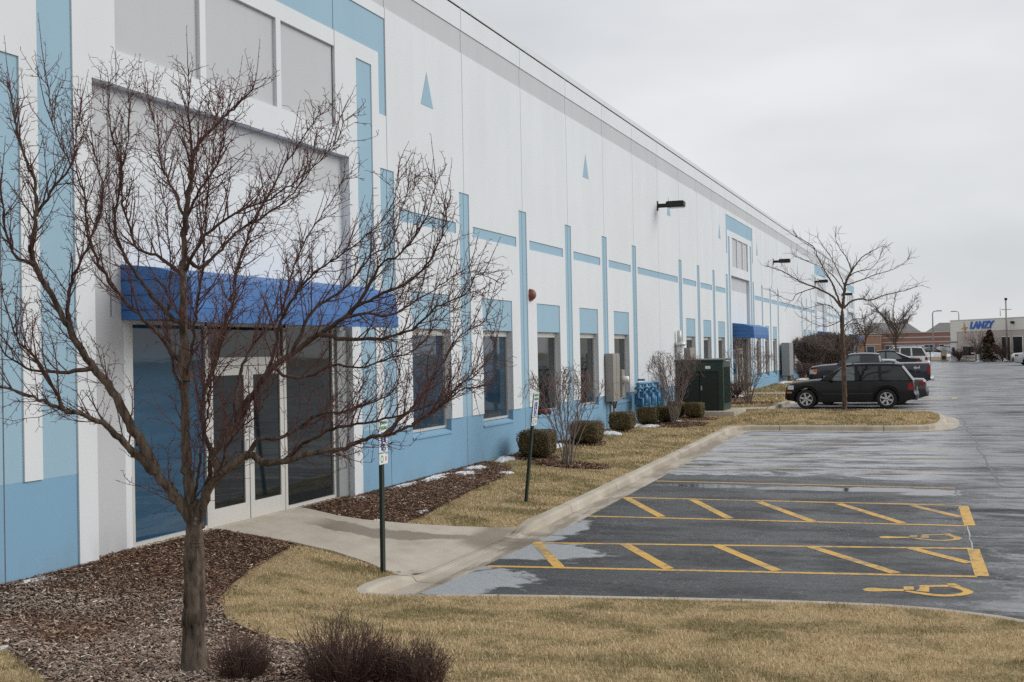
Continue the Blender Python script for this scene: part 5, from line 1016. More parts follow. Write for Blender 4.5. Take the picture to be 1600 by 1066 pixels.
def wheel(parent, x, y, r, side, spokes=6, dark=False):
    key = (round(r, 3), spokes)
    if key not in wheel_cache:
        b = MB(); w = .115; b.lathe([(r*.66, -w), (r*.90, -w), (r*.985, -w*.72), (r, -w*.3), (r, w*.3), (r*.985, w*.72), (r*.90, w), (r*.66, w*.94), (r*.63, w*.7)], 28, 0, 'Y'); ty = b.mesh('tyre', M['tyre'])
        b = MB(); b.lathe([(r*.655, w*.75), (r*.66, w*.93), (r*.60, w*.88), (r*.58, w*.45), (r*.2, w*.35), (0, w*.35)], 28, 0, 'Y'); nf = len(b.f)
        for i in range(28*3, nf): b.mi[i] = 1
        for k in range(spokes):
            a = 2*math.pi*k/spokes+.3; ca, sa = math.cos(a), math.sin(a); wd = r*.085
            def q(rad, t, yy): return (rad*ca-t*sa, yy, rad*sa+t*ca)
            b.add([q(r*.08, -wd, w*.8), q(r*.08, wd, w*.8), q(r*.60, wd*1.15, w*.86), q(r*.60, -wd*1.15, w*.86), q(r*.08, -wd, w*.5), q(r*.08, wd, w*.5), q(r*.60, wd*1.15, w*.5), q(r*.60, -wd*1.15, w*.5)], [(0, 1, 2, 3), (0, 4, 5, 1), (3, 2, 6, 7), (1, 5, 6, 2), (0, 3, 7, 4)], 0)
        b.lathe([(r*.15, w*.55), (r*.15, w*.9), (0, w*.95)], 12, 0, 'Y'); wheel_cache[key] = (ty, b.mesh('rim', [M['rim'], M['rimdark']]))
    ty, rim = wheel_cache[key]; o = inst('wheel', ty, parent, (x, y, r), 0 if side > 0 else math.pi); inst('rim', rim, o); return o
def car(name, label, cat, spec, paint_, loc, rz, group=None, res=1.):
    t = thing(name, label, cat, loc, rz, group); top, w = spec['top'], spec['w']; base = spec['bot']; xf, xr, rw = spec['xf'], spec['xr'], spec['rw']
    xs = set(x for x, _ in top); x0, x1 = min(xs), max(xs); n = int(46*res)
    xs |= set(np.linspace(x0, x1, n).tolist()); ra = rw+.075
    for xc in (xf, xr): xs |= set((xc+ra*np.cos(np.linspace(0, math.pi, int(15*res)+4))).tolist())
    xs = sorted(x for x in xs if x0 <= x <= x1); xs = [x for i, x in enumerate(xs) if i == 0 or x-xs[i-1] > .004 or any(abs(x-a) < 1e-9 for a, _ in top)]
    def W_(x):                                                # plan taper at nose and tail
        d0, d1 = (x-x0), (x1-x); return w*(1-.20*max(0, 1-d1/.55)**2.2-.13*max(0, 1-d0/.40)**2.2)
    def B_(x):
        z = base+.10*max(0, 1-(x1-x)/.5)**2+.12*max(0, 1-(x-x0)/.5)**2
        for xc in (xf, xr):
            d = abs(x-xc)
            if d < ra: z = max(z, rw+math.sqrt(ra*ra-d*d)*.98)
        return z
    cr_ = spec.get('crown', .035)
    def ring_(x):
        T, b_, ww = interp(top, x), B_(x), W_(x); T = max(T, b_+.06); h = T-b_; z = lambda k: b_+h*k
        zs_ = max(T-.30, b_+h*.55)
        return [(0, b_), (ww*.80, b_), (ww*.965, b_+min(.01, h*.1)), (ww*.985, z(.22)), (ww, min(max(.62, z(.25)), zs_) if b_ < .6 else z(.3)), (ww*.993, zs_), (ww*.965, T-min(.10, h*.2)), (ww*.925, T-min(.03, h*.1)), (ww*.86, T), (ww*.45, T+cr_*.75), (0, T+cr_)]
    b = MB(); R_ = [ring_(x) for x in xs]; k = len(R_[0])
    for s in (1, -1):
        vs = [(x, s*y, z) for x, r in zip(xs, R_) for y, z in r]; fs = []
        for i in range(len(xs)-1):
            for j in range(k-1):
                q = (i*k+j, (i+1)*k+j, (i+1)*k+j+1, i*k+j+1); fs.append(q if s > 0 else q[::-1])
        b.add(vs, fs, 0, True)
    for i in (0, len(xs)-1): b.add([(xs[i], y, z) for y, z in R_[i]]+[(xs[i], -y, z) for y, z in R_[i][::-1]], [tuple(range(2*k))])
    body = b.build('body', paint_, t); body.data.set_sharp_from_angle(angle=R(32))
    def ysurf(x, z):
        r = ring_(x); return float(np.interp(z, [q[1] for q in r[2:9]], [q[0] for q in r[2:9]]))
    if res > .6:
        b = MB(); b.box((x0+.35, -w*.62, base-.04), (x1-.35, w*.62, rw*1.75)); b.build('underbody', M['trim'], t)
    # greenhouse
    gx0, gt0, gt1, gx1, zr, wr = spec['gh']; hb = spec.get('belt')
    def zroof(x): 
        u = (x-(gt0+gt1)/2)/((gt0-gt1)/2); return zr-.045*abs(u)**2.4
    def sidept(xb, xt, f, s, o=0.):
        zb = interp(top, min(max(xb, x0), x1))-.005; yb = W_(xb)*.925; zt = zroof(xt)-.07; yt = wr; v = f+.12*f*(1-f)
        return (xb+(xt-xb)*f, s*(yb+(yt-yb)*(f**1.25)+o), zb+(zt-zb)*f)
    wins = spec['win']
    edges = [(gx0, gt0)]
    for a, bb, c, d, m_ in wins: edges += [(a, bb), (c, d)]
    edges += [(gx1, gt1)]
    pme = M[spec['pillar']] if 'pillar' in spec else paint_
    for s in (1, -1):
        for i in range(0, len(edges), 2):
            pil = MB(); (a, at), (c, ct) = edges[i], edges[i+1]; vs = []
            for f in (0, .33, .66, 1.): vs += [sidept(a, at, f, s), sidept(c, ct, f, s), sidept(c, ct, f, s, -.045), sidept(a, at, f, s, -.045)]
            fs = []
            for j in range(3):
                for e in range(4): q = (j*4+e, j*4+(e+1) % 4, (j+1)*4+(e+1) % 4, (j+1)*4+e); fs.append(q if s < 0 else q[::-1])
            pil.add(vs, fs); pil.build('pillar', pme, t)
    # roof
    xsr = np.linspace(gt0+.03, gt1-.03, 14); rb = MB(); pr = [(-1, -.075), (-.99, -.03), (-.93, -.008), (-.7, .012), (-.35, .026), (0, .03), (.35, .026), (.7, .012), (.93, -.008), (.99, -.03), (1, -.075)]; kk = len(pr)
    vs = [(x, u*(wr+.008), zroof(x)+dz) for x in xsr for u, dz in pr]; rb.add(vs, [(i*kk+j, i*kk+j+1, (i+1)*kk+j+1, (i+1)*kk+j) for i in range(13) for j in range(kk-1)], 0, True)
    for i in (0, 13): rb.add([vs[i*kk+j] for j in range(kk)], [tuple(range(kk))])
    rb.build('roof', paint_, t)
    if spec.get('rails') and res > .6:
        for s in (1, -1):
            b = MB(); y = s*wr*.93; b.tube([(gt0-.35, y, zroof(gt0-.35)+.01), (gt0-.45, y, zroof(gt0-.45)+.055), (gt1+.35, y, zroof(gt1+.3)+.055), (gt1+.25, y, zroof(gt1+.2)+.01)], .018, 6); b.build('roof_rail', M['trim'], t)
    for s in (1, -1):
        for a, at, c, ct, m_ in wins:
            b = MB(); vs = []
            for f in (.0, .33, .66, .985): vs += [sidept(a, at, f, s, -.014), sidept(c, ct, f, s, -.014)]
            b.add(vs, [(2*j, 2*j+1, 2*j+3, 2*j+2) for j in range(3)]); b.build('side_window', M[m_], t)
    for nm, xb, xt in (('windscreen', gx0, gt0), ('rear_window', gx1, gt1)):
        b = MB(); vs = []; sg = 1 if nm == 'windscreen' else -1
        for f in (0, .5, 1.):
            l = sidept(xb, xt, f, 1, -.03); r_ = sidept(xb, xt, f, -1, -.03)
            for u, bul in ((0, 0), (.25, .05), (.5, .07), (.75, .05), (1, 0)): vs.append((l[0]+sg*bul, l[1]+(r_[1]-l[1])*u, l[2]))
        b.add(vs, [(j*5+i, j*5+i+1, (j+1)*5+i+1, (j+1)*5+i) for j in range(2) for i in range(4)], 0, True); b.build(nm, M['carglass'] if nm == 'windscreen' else M[spec.get('rearglass', 'cartint')], t)
    b = MB(); b.box((min(gx1, gt1)+.15, -w*.74, base+.2), (gx0-.25, w*.74, interp(top, 0)-.10)); b.build('cabin_interior', M['trim'], t)
    if res > .6:
        for sx in spec.get('seats', (.05, -.85)):
            for s in (1, -1): b = MB(); b.bbox((sx-.32, s*.38-.24, .6), (sx-.14, s*.38+.24, interp(top, 0)+.22), .05); b.build('seat', M['trim'], t)
    # wheels
    for xc in (xf, xr):
        for s in (1, -1): wheel(t, xc, s*(w-.13), rw, s, spec.get('spokes', 6))
    # doors, mouldings, handles: panels a few millimetres proud, so the shut lines show
    for s in (1, -1):
        for (a, c) in spec.get('doors', ()) if res > .6 else ():
            b = MB(); nx_, nz_ = 6, 8; vs = []
            zlo = max(base+.06, .3)
            for i in range(nx_+1):
                for j in range(nz_+1):
                    x = a+(c-a)*i/nx_; zt = interp(top, x)-.035; bb = B_(x)+.01; z = max(zlo+(zt-zlo)*j/nz_, bb); vs.append((x, s*(ysurf(x, z)+.006), z))
            fs = [(i*(nz_+1)+j, (i+1)*(nz_+1)+j, (i+1)*(nz_+1)+j+1, i*(nz_+1)+j+1) for i in range(nx_) for j in range(nz_)]; b.add(vs, [f if s < 0 else f[::-1] for f in fs], 0, True); d = b.build('door', paint_, t)
            hx = c+.16 if a > c else a+.16; zh = interp(top, hx)-.16; b = MB(); y = s*(ysurf(hx, zh)+.012); b.bbox((hx-.09, min(y-.012, y+.022), zh-.018), (hx+.09, max(y-.012, y+.022), zh+.018), .006); b.build('handle', M['trim'], d)
        if res > .6 and 'mould' in spec:
            a, c, z = spec['mould']; b = MB(); xx = np.linspace(a, c, 10); vs = []
            for x in xx:
                y = ysurf(x, z)+.004; vs += [(x, s*y, z-.03), (x, s*(y+.018), z-.022), (x, s*(y+.018), z+.022), (x, s*y, z+.03)]
            fs = [(i*4+j, (i+1)*4+j, (i+1)*4+j+1, i*4+j+1) for i in range(9) for j in range(3)]; b.add(vs, [f if s < 0 else f[::-1] for f in fs]); b.build('side_moulding', M['trim'] if spec.get('mouldtrim', 1) else M['chrome'], t)
        if res > .6:                                         # arch lips
            for xc in (xf, xr):
                b = MB(); P = []
                for a in np.linspace(R(8), R(172), 14):
                    x = xc+(ra+.01)*math.cos(a); z = rw+(ra+.01)*math.sin(a)*.98; P.append((x, s*(w*.985), z))
                b.tube(P, .022, 6); b.build('arch_lip', paint_, t)
        # lamps
        for (nm, mat_, xa, xb_, za, zb) in spec['lamps']:
            b = MB(); nx_ = 5; vs = []
            for i in range(nx_+1):
                x = xa+(xb_-xa)*i/nx_; x = min(max(x, x0+.001), x1-.001)
                for z in (za, (za+zb)/2, zb): vs.append((x, s*(ysurf(x, min(z, interp(top, x)-.02))+.008), min(z, interp(top, x)-.012)))
            fs = [(i*3+j, (i+1)*3+j, (i+1)*3+j+1, i*3+j+1) for i in range(nx_) for j in range(2)]; b.add(vs, [f if s*(xb_-xa) < 0 else f[::-1] for f in fs], 0, True)
            # wrap round the end
            e = xb_; y = vs[-3][1]; sg = 1 if xb_ > 0 else -1; xe = e+sg*.004
            b.add([(xe, y, za), (xe, y-s*.20, za), (xe, y-s*.20, zb), (xe, y, zb)], [(0, 1, 2, 3)]); b.build(nm, M[mat_], t)
        if res > .6:
            mx_ = spec['win'][0][0]-.02; zz = interp(top, mx_)+.09; yb = W_(mx_)*.93; b = MB(); b.bbox((mx_-.06, min(s*(yb+.03), s*(yb+.25)), zz-.07), (mx_+.06, max(s*(yb+.03), s*(yb+.25)), zz+.09), .03); b.tube([(mx_, s*(yb-.04), zz-.06), (mx_, s*(yb+.08), zz-.02)], .03, 6); b.build('mirror', M['trim'], t)
    # bumpers and plate
    for (xa, za, zb, pr_, mk) in spec['bump']:
        b = MB(); sg = 1 if xa > 0 else -1; ys_ = np.linspace(-1, 1, 11); ww = w*.90; vs = []
        for u in ys_:
            x = xa-sg*.16*abs(u)**3.0; y = u*ww
            for dx, z in ((-.05, za), (pr_*.8, za+.02), (pr_, (za+zb)/2), (pr_*.75, zb-.015), (-.06, zb)): vs.append((x+sg*dx, y, z))
        b.add(vs, [(i*5+j, (i+1)*5+j, (i+1)*5+j+1, i*5+j+1) if sg > 0 else (i*5+j, i*5+j+1, (i+1)*5+j+1, (i+1)*5+j) for i in range(10) for j in range(4)], 0, True)
        b.build('bumper', M[mk] if isinstance(mk, str) else mk, t)
    if res > .6:
        b = MB(); b.box((x0-.035 if spec.get('tailplate', 1) else x0, -.16, .62), (x0-.02, .16, .78)); b.build('number_plate', M['signwhite'], t)
    return t
SUV = dict(top=[(-2.52, .56), (-2.50, .62), (-2.46, .66), (-2.445, 1.00), (-2.42, 1.055), (-1.4, 1.065), (.5, 1.07), (.92, 1.10), (1.5, 1.055), (1.95, .985), (2.15, .92), (2.24, .80), (2.27, .62)], w=.93, bot=.27, xf=1.473, xr=-1.473, rw=.372,
           gh=(.94, .12, -2.02, -2.42, 1.70, .71), win=[(.56, .11, -.33, -.33, 'carglass'), (-.47, -.45, -1.20, -1.17, 'cartint'), (-1.32, -1.27, -2.31, -2.0, 'cartint')], doors=((.78, -.40), (-.42, -1.22)), mould=(.86, -.98, .57),
           lamps=[('headlight', 'head', 1.93, 2.17, .74, .90), ('tail_light', 'tail', -2.24, -2.435, .70, .95), ('indicator', 'amber', 2.0, 2.2, .60, .66)], bump=[(2.20, .30, .66, .10, 'black_paint'), (-2.50, .33, .66, .12, 'black_paint')], rails=1, spokes=6, seats=(.0, -.95))
PICK = dict(top=[(-2.86, .70), (-2.84, 1.36), (-2.8, 1.39), (-.56, 1.39), (-.5, 1.37), (1.45, 1.36), (1.52, 1.385), (2.3, 1.33), (2.72, 1.26), (2.82, 1.15), (2.86, .66)], w=1.0, bot=.45, xf=1.92, xr=-1.72, rw=.40,
            gh=(1.50, .92, -.47, -.56, 1.90, .78), win=[(1.20, .86, .40, .40, 'carglass'), (.32, .32, -.33, -.30, 'cartint')], doors=((1.36, .37), (.35, -.42)), mould=(1.3, -.4, .85),
            lamps=[('headlight', 'head', 2.46, 2.80, .92, 1.14), ('indicator', 'amber', 2.42, 2.60, 1.0, 1.16), ('tail_light', 'tail', -2.72, -2.835, .88, 1.26)], bump=[(2.82, .48, .78, .08, 'chrome'), (-2.86, .50, .76, .17, 'chrome')], spokes=5, seats=(.55, -.1), tailplate=1)
SED = dict(top=[(-2.36, .62), (-2.34, .90), (-2.25, .98), (-1.7, 1.01), (-.5, .95), (.9, .93), (1.05, .95), (1.7, .83), (2.15, .73), (2.3, .62), (2.34, .5)], w=.90, bot=.22, xf=1.40, xr=-1.36, rw=.325,
           gh=(1.06, .28, -.82, -1.72, 1.44, .62), win=[(.66, .20, -.20, -.20, 'carglass'), (-.29, -.27, -1.22, -.80, 'carglass')], doors=((.86, -.23), (-.25, -1.15)), mould=(.9, -1.0, .55), rearglass='carglass',
           lamps=[('headlight', 'head', 1.95, 2.26, .58, .70), ('tail_light', 'tail', -2.08, -2.33, .76, .90)], bump=[(2.28, .26, .56, .08, 'trim'), (-2.34, .30, .66, .10, 'trim')], spokes=5)
VAN = dict(SUV); VAN['gh'] = (1.0, .25, -2.1, -2.42, 1.84, .76); VAN['win'] = [(.62, .24, -.33, -.33, 'cartint'), (-.45, -.45, -1.25, -1.22, 'cartint'), (-1.35, -1.32, -2.3, -2.08, 'cartint')]
WSUV = dict(SUV); WSUV['gh'] = (.94, .10, -2.0, -2.42, 1.76, .74); WSUV['bump'] = [(2.20, .30, .66, .10, 'white_paint'), (-2.50, .33, .66, .12, 'white_paint')]
def park(fn_name, label, cat, spec, pt, x, y, rz=math.pi, group=None, res=1., sc=(1, 1, 1)):
    o = car(fn_name, label, cat, spec, M[pt], (x, y, az(y)+.005), rz, group, res); o.scale = sc; return o
GP = 'cars parked along the warehouse'
park('parked_suv', 'black sport utility car with silver six-spoke wheels nearest the grass island', 'car', SUV, 'black_paint', 5.90, 48.42, math.pi+.01, GP)
park('parked_sedan', 'dark saloon almost hidden behind the black sport utility car', 'car', SED, 'dkgrey_paint', 6.38, 51.1, math.pi, GP)
pk = park('pickup_truck', 'dark navy pickup truck with a white 4x4 mark and red tail light', 'pickup', PICK, 'navy_paint', 5.86, 62.4, math.pi, GP)
for s in (1, -1):
    me = text_mesh('4x4', .19, .001, .25, .004); me.materials.clear(); me.materials.append(M['signwhite']); o = inst('lettering', me, pk, (-2.22, s*1.004, 1.17)); o.rotation_euler = (R(90), 0, math.pi if s > 0 else 0)
park('parked_sedan', 'silver saloon whose pale roof shows above the pickup bed', 'car', SED, 'silver_paint', 6.05, 67.6, math.pi, GP, .8)
park('parked_sedan', 'black saloon between the pickup and the white sport utility car', 'car', SED, 'black_paint', 5.55, 80, math.pi, GP, .8, (1, 1, 1.17))
park('parked_suv', 'white sport utility car parked beyond the black saloon', 'car', WSUV, 'white_paint', 5.45, 100, math.pi, GP, .8)
park('parked_van', 'slate grey van with dark windows left of the white sport utility car', 'van', VAN, 'grey_paint', 4.9, 113.5, math.pi, GP, .8)
park('parked_sedan', 'silver saloon cut off by the right edge beside the garage doors', 'car', SED, 'silver_paint', 16.75, 110, .12, None, .8)
GF = 'cars parked far off before the brick building'
for (x, y, pt, sp, lab, a) in ((3.1, 212, 'white_paint', WSUV, 'tiny far white car leftmost before the brick building', 1.4), (5.35, 226, 'red_paint', SED, 'tiny far red car before the brick building', 1.6), (3.9, 240, 'white_paint', VAN, 'tiny far white van standing tallest behind the other far cars', 1.5),
                               (7.6, 235, 'white_paint', SED, 'tiny far white car right of the red one', 1.5), (9.0, 238, 'silver_paint', WSUV, 'tiny far silver car nearest the cream shop corner', 1.5), (6.6, 205, 'black_paint', SED, 'tiny far dark car low in the row before the brick building', .1),
                               (8.3, 214, 'blue_paint', SED, 'tiny far blue grey car before the brick building', 1.5), (9.2, 225, 'red_paint', SED, 'tiny far red car close to the cream shop corner', 1.5), (1.5, 222, 'grey_paint', SED, 'tiny far grey car behind the white sport utility car', 1.5)):
    park('far_car', lab, 'car', sp, pt, x, y, a, GF, .45)
# ------------------------------------------------------------------ the shop across the car park
M['cream'] = simple('cream shop wall', (.72, .69, .63), .8, var=.06, scale=.6); M['tan'] = simple('tan shop wall', (.50, .435, .395), .8, var=.07, scale=.6); M['signbluebright'] = simple('blue sign letters', (.03, .14, .55), .35); M['gold'] = simple('gold sign star', (.48, .33, .07), .4)
M['opening'] = simple('dark garage interior', (.012, .014, .015), .5); M['brick'] = simple('red brown brick', (.27, .145, .115), .85, var=.25, scale=.4); M['brick2'] = simple('orange brown brick', (.34, .205, .145), .85, var=.25, scale=.3); M['band'] = simple('pale stone band', (.50, .44, .39), .8); M['shingle'] = simple('brown grey shingle', (.20, .19, .185), .9, var=.2, scale=.5); M['siding'] = simple('pale house siding', (.42, .39, .35), .8)  # both brick tones lightened and muted, distance haze put into their colour
ang = math.atan2(-10, 7.05)
sh = thing('repair_shop', 'cream and tan single storey shop with blue Lanzy sign and two dark garage openings', 'shop', (9.55, 141, .35), ang)
H0 = 4.62
regs = []
def sbox(name, a, b_, m_, par=sh, r=0):
    q = MB(); (q.bbox(a, b_, r) if r else q.box(a, b_)); return q.build(name, M[m_], par)
# local x runs along the visible face, local -y towards the camera
D = ((1.95, 3.95, .85, 1.80, 'w'), (8.40, 9.75, .0, 2.72, 'd'), (10.15, 11.60, .0, 2.72, 'd'), (12.6, 14.0, .0, 2.72, 'd'))
q = MB(); xs_ = [0, 1.95, 3.95, 8.40, 9.75, 10.15, 11.60, 12.6, 14.0, 20]; 
for i in range(len(xs_)-1):
    a, c = xs_[i], xs_[i+1]; dd = [d for d in D if abs(d[0]-a) < .01]
    if dd:
        z0_, z1_ = dd[0][2], dd[0][3]
        if z0_ > .05: q.box((a, 0, -.5), (c, .3, z0_))
        q.box((a, 0, z1_), (c, .3, 3.42))
    else: q.box((a, 0, -.5), (c, .3, 3.42))
q.build('wall', M['tan'], sh)
sbox('fascia_wall', (-.04, -.05, 3.42), (20, .3, H0), 'cream'); sbox('side_wall', (-.0, .3, -.5), (.3, 16, H0-.02), 'cream'); sbox('corner_pier', (-.05, -.055, -.5), (1.05, -.001, 3.419), 'cream'); sbox('coping', (-.08, -.09, H0), (20, .35, H0+.08), 'alu'); sbox('roof', (.3, .3, 4.2), (20, 16, 4.35), 'fascia'); sbox('side_wall', (19.7, .3, -.5), (20, 16, H0-.02), 'cream')
for a, c, z0_, z1_, k_ in D:
    if k_ == 'w':
        f = sbox('window', (a, .10, z0_), (c, .14, z1_), 'opening'); sbox('sill', (a-.1, -.08, z0_-.12), (c+.1, .0, z0_-.001), 'cream', f); sbox('frame', ((a+c)/2-.03, .06, z0_), ((a+c)/2+.03, .099, z1_), 'bronze', f); sbox('notice', ((a+c)/2+.35, .07, z0_+.18), ((a+c)/2+.85, .095, z0_+.32), 'signwhite', f)
    else:
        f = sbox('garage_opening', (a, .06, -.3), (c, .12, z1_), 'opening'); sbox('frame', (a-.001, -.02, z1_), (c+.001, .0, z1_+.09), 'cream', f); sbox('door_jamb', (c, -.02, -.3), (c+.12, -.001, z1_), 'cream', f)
sbox('ledge', (1.2, -.5, .30), (7.5, -.001, .50), 'cream'); 
me = text_mesh('LANZY', 1.05, .06, .30, .03, .95); me.materials.clear(); me.materials.append(M['signbluebright']); o = inst('sign_lettering', me, sh, (5.25, -.10, 4.03)); o.rotation_euler = (R(90), 0, 0); 
bbx = [v.co.x for v in me.vertices]; o.scale = (4.05/(max(bbx)-min(bbx)), .78/(max(v.co.y for v in me.vertices)-min(v.co.y for v in me.vertices)), 1)
q = MB(); P8 = []
for i in range(8): a = i*math.pi/4+.12; r_ = .62 if i % 2 == 0 else .17; P8.append((2.5+r_*.95*math.cos(a), 3.80+r_*math.sin(a)))
q.prism(P8, -.13, -.055, 'Y'); q.build('sign_star', M['gold'], sh)
q = MB(); q.bbox((10.25, -.35, 4.05), (10.55, -.05, 4.3), .03); q.build('wall_lamp', M['bronze'], sh)
for (a, c, y_, z_, m_, lab) in ((2.6, 5.4, 9, 1.0, 'beige', 'rooftop air unit left on the shop roof, with a small post on top'), (7.0, 9.0, 8, 1.15, 'alu', 'taller pale rooftop air unit right on the shop roof'), (9.2, 10.3, 8, .95, 'greybox', 'dark rooftop air unit beside the taller pale one')):
    cc = sh.matrix_basis @ Vector(((a+c)/2, y_, 0)); h_ = (c-a)/2
    u = thing('rooftop_unit', lab, 'air unit', (9.55+math.cos(ang)*(a+c)/2-math.sin(ang)*y_, 141+math.sin(ang)*(a+c)/2+math.cos(ang)*y_, .35+4.35), ang)
    sbox('casing', (-h_, -.9, .12), (h_, .9, z_), m_, u, .05); sbox('skid', (-h_+.1, -.8, 0), (h_-.1, .8, .12), 'bronze', u); sbox('grille', (-h_+.15, -.93, .25), (h_-.15, -.905, z_-.2), 'greybox', u)
    if a == 2.6: q = MB(); q.tube([(.2, 0, z_), (.2, 0, z_+.55)], .07, 6); q.tube([(-.15, 0, z_+.5), (.55, 0, z_+.5)], .05, 6); q.build('vent_post', M['steel'], u)
def local_shop(u, y): return (9.55+math.cos(ang)*u-math.sin(ang)*y, 141+math.sin(ang)*u+math.cos(ang)*y)
# conifer and bare bush in front of the shop
def conifer(x, y, h, r, seed, label, n=5200):
    t = thing('conifer_tree', label, 'tree', (x, y, az(y))); g_ = np.random.default_rng(seed)
    def fn(g2, n_):
        k = g2.integers(0, 15, n_); zz = .06+.92*(k/15)**.95; a0 = g2.uniform(0, 2*np.pi, 15*9).reshape(15, 9); a = a0[k, g2.integers(0, 9, n_)]+g2.normal(0, .16, n_); f = g2.uniform(.1, 1, n_)**.6
        rr = r*(1-zz)**.85*f*(1+.25*np.sin(a*3+k)); c = np.c_[rr*np.cos(a), rr*np.sin(a), h*zz-.25*rr*f+g2.normal(0, .06, n_)]; nr = np.c_[np.cos(a)*.4, np.sin(a)*.4, np.full(n_, .9)]; return c, nr/np.linalg.norm(nr, axis=1)[:, None]
    V, F, tn = leaf_cloud(n, fn, .20, seed, (.45, .25)); brown = np.clip(V[:, 2]/h, 0, 1)*.35+np.sin(V[:, 0]*2+1)*.12; inst('crown', np_mesh('crown', V, F, M['needle'], np.clip(tn+brown, 0, 1)), t)
    b = MB(); b.tube([(0, 0, -.2), (0, 0, h*.9)], [.10, .02], 8); b.build('trunk', M['bark'], t)
conifer(13.2, 132.6, 3.4, 1.5, 91, 'browned conifer in front of the shop wall under the blue sign')
M['pinkshrub'] = simple('pinkish bare stem', (.20, .135, .115), .8, var=.2)
def far_shrub(x, y, h, sp, seed, label, m_='pinkshrub', n=26):
    t = thing('bare_bush', label, 'bush', (x, y, az(y)), 0, 'bare bushes by the shop'); rnd = random.Random(seed); sb = MB(); tb = MB()
    for i in range(n):
        a = rnd.uniform(0, 6.28); rr = sp*rnd.uniform(.3, 1); P = smooth_path3([Vector((0, 0, 0)), Vector((rr*.4*math.cos(a), rr*.4*math.sin(a), h*.5)), Vector((rr*math.cos(a), rr*math.sin(a), h*rnd.uniform(.6, 1)))], .3); k = len(P); sb.tube(P, [.03+(.014-.03)*q/(k-1) for q in range(k)], 4)
        for q in range(2, k):
            for _ in range(2): T = grow(P[q], side_dir((P[q]-P[q-1]).normalized(), R(rnd.uniform(20, 55)), rnd, .3), rnd.uniform(.3, .8), .2, .05, .2, rnd); tb.tube(T, [.013]*len(T), 3, 0, False)
    sb.build('stems', M[m_], t); tb.build('twigs', M[m_], t)
far_shrub(12.2, 134.5, 2.9, 1.5, 92, 'pale pinkish bare bush left of the browned conifer'); far_shrub(10.3, 137.6, 1.0, .8, 93, 'low dark red bush at the corner of the shop', 'spirea', 40); far_shrub(14.3, 130.2, 1.5, .8, 94, 'low bare bush right of the browned conifer', 'spirea')
sheet('planting_strip', [0, 1], [0, 1], lambda x, y: 0, M['farground']).name = 'planting_strip'
ps = bpy.data.objects['planting_strip']; ps.data.clear_geometry(); q = [(9.2, 139.6), (16.3, 129.4), (17.0, 130.0), (9.8, 140.4)]; ps.data.from_pydata([(x, y, az(y)+.05) for x, y in q], [], [(0, 1, 2, 3)])
verge = sheet('grass_verge', [5.6, 7, 8.4, 9.3], [142, 150, 165, 190], lambda x, y: az(y)+.06, M['farground'])
for (u, y_, rx, ry, h, sd) in ((9.2, -1.5, 1.4, .6, .35, 301), (7.6, -1.2, .8, .35, .15, 302)):
    cx, cy = local_shop(u, y_); snow(cx, cy, rx, ry, h, sd, lambda x, y: az(y))
for (cx, cy, rx, ry) in ((6.5, 196, 3.0, 1.2), (3.8, 190, 2.0, .8)): snow(cx, cy, rx, ry, .5, int(cx*10), lambda x, y: az(y)+.06)
# posts, boxes and lamp posts
def post(x, y, h, r, m_, name, label, cat, cap=True):
    t = thing(name, label, cat, (x, y, az(y))); b = MB(); b.tube([(0, 0, -.2), (0, 0, h)], r, 10); b.build('post', M[m_], t); b = MB(); b.lathe([(r*1.05, h-.03), (r*1.05, h+.02), (0, h+.06)], 10); b.build('cap', M[m_], t); return t
x, y = local_shop(6.0, -1.2); post(x, y, 1.15, .17, 'beige', 'bollard', 'pale bollard left of the conifer in front of the shop', 'bollard')
x, y = local_shop(7.7, -2.2); post(x, y, .75, .19, 'cream', 'bollard', 'short cream bollard right of the conifer by the snow', 'bollard')
t = thing('utility_pole', 'tall thin pole rising in front of the shop between the garage openings', 'pole', (*local_shop(9.95, -.55), az(132)))
b = MB(); b.tube([(0, 0, -.2), (0, 0, 6.3)], [.10, .07], 8); b.build('shaft', M['beige'], t); b = MB(); b.tube([(-.45, 0, 5.25), (.55, 0, 5.25)], .035, 6); b.build('crossarm', M['steel'], t); b = MB(); b.bbox((-.14, -.12, 6.2), (.14, .12, 6.42), .03); b.build('head', M['bronze'], t)
b = MB(); b.tube([(-.55, 0, 4.6), (-.55, 0, 5.5)], .03, 6); b.build('side_rod', M['steel'], t)
t = thing('fuel_dispenser', 'white upright cabinet with a dark panel at the shop corner', 'cabinet', (9.75, 138.6, az(138))); b = MB(); b.bbox((-.3, -.3, 0), (.35, .3, 2.0), .03); b.build('cabinet', M['signwhite'], t); b = MB(); b.box((-.12, -.312, .7), (.14, -.302, 1.5)); b.build('panel', M['opening'], t); b = MB(); b.bbox((-.4, -.35, 2.0), (.45, .35, 2.15), .03); b.build('canopy', M['greybox'], t)
M['yellowbox'] = simple('yellow cabinet', (.40, .34, .20), .6); t = thing('yellow_machine', 'pale yellow box on the verge left of the shop corner', 'cabinet', (8.75, 139.5, az(139))); b = MB(); b.bbox((-.3, -.3, .0), (.3, .3, 1.1), .05); b.build('casing', M['yellowbox'], t); b = MB(); b.box((-.2, -.315, .2), (.2, -.303, .6)); b.build('dark_door', M['opening'], t); b = MB(); b.bbox((-.22, -.2, 1.1), (.22, .2, 1.4), .08); b.build('hood', M['yellowbox'], t)
t = thing('sign_stake', 'thin dark stake on the dry verge left of the yellow box', 'stake', (7.4, 139, az(139))); b = MB(); b.tube([(0, 0, -.1), (0, 0, 1.0)], .04, 6); b.build('stake', M['bronze'], t); b = MB(); b.box((-.08, -.05, .75), (.08, -.042, 1.0)); b.build('plate', M['greybox'], t)
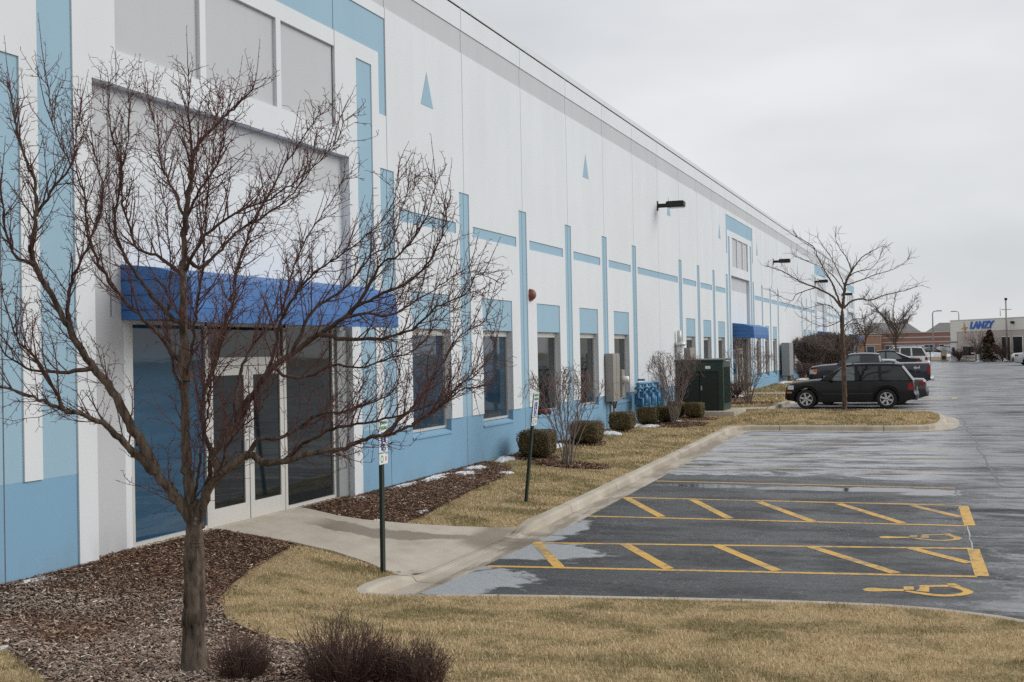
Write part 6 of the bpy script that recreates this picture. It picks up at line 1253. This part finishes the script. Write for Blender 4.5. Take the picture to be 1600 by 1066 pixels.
for (x, y, h, sgn, lab) in ((6.8, 200, 7.1, 1, 'far street lamp with its arm pointing right, above the brick building'), (10.8, 240, 8.0, -1, 'far street lamp with its arm pointing left, above the shop roof')):
    t = thing('street_lamp', lab, 'street lamp', (x, y, az(y)), 0, 'far street lamps'); b = MB(); b.tube([(0, 0, 0), (0, 0, h-.4), (sgn*.12, 0, h-.1), (sgn*.6, 0, h)], [.12, .09, .08, .07], 8); b.build('pole', M['steel'], t); b = MB(); b.bbox((min(sgn*.5, sgn*1.4), -.15, h-.08), (max(sgn*.5, sgn*1.4), .15, h+.08), .04); b.build('luminaire', M['greybox'], t)
# brick building and houses behind
bb = thing('brick_building', 'long low red brown brick building far behind the parked cars', 'building', (0, 262, .3))
def bx_(name, a, b_, m_, par): q = MB(); q.box(a, b_); return q.build(name, M[m_], par)
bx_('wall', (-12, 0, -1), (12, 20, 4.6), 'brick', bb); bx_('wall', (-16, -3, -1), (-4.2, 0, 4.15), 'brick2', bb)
for z in (2.62, 3.6): bx_('stone_band', (-4.1, -.06, z), (12, -.005, z+.2), 'band', bb)
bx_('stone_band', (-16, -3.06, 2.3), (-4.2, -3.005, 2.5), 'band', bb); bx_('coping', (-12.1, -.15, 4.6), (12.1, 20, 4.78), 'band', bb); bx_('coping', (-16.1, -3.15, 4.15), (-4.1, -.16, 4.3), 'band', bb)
for x in (-2.6, 1.6, 5.1, 8.0): f = bx_('window', (x-1.0, -.05, .9), (x+1.0, -.01, 2.2), 'alu', bb); bx_('pane', (x-.9, -.07, 1.0), (x-.04, -.052, 2.1), 'glass_win', f); bx_('pane', (x+.04, -.07, 1.0), (x+.9, -.052, 2.1), 'glass_win', f)
for x in (-13, -9.5, -6.2): f = bx_('window', (x-.8, -3.05, .5), (x+.8, -3.01, 2.1), 'alu', bb); bx_('pane', (x-.7, -3.07, .6), (x+.7, -3.052, 2.0), 'glass_win', f)
for (x, y, w_, h_, rh, lab) in ((-6.5, 345, 15, 5.6, 2.7, 'distant house with the dark hipped roof behind the bare trees'), (9.5, 350, 13, 5.4, 2.6, 'distant house with a brown grey roof left of the shop'), (-22, 340, 12, 5.0, 2.3, 'distant house roof just right of the warehouse end'), (25, 352, 12, 5.4, 2.5, 'distant house hidden mostly by the shop')):
    t = thing('distant_house', lab, 'house', (x, y, .4)); bx_('wall', (-w_/2, 0, -.5), (w_/2, 9, h_), 'siding', t); q = MB(); a = w_/2+.5; r_ = w_/2-3.2
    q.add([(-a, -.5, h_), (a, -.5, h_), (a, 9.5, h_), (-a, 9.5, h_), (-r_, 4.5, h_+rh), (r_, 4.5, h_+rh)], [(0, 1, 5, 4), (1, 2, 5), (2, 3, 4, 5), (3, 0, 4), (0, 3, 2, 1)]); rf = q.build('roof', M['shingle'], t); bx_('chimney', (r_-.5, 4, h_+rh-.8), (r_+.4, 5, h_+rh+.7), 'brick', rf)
    for k in range(3): xx = -w_/2+w_*(k+.5)/3; f = bx_('window', (xx-.6, -.05, h_-1.7), (xx+.6, -.01, h_-.5), 'glass_win', t); bx_('sill', (xx-.7, -.12, h_-1.85), (xx+.7, -.01, h_-1.71), 'band', f)
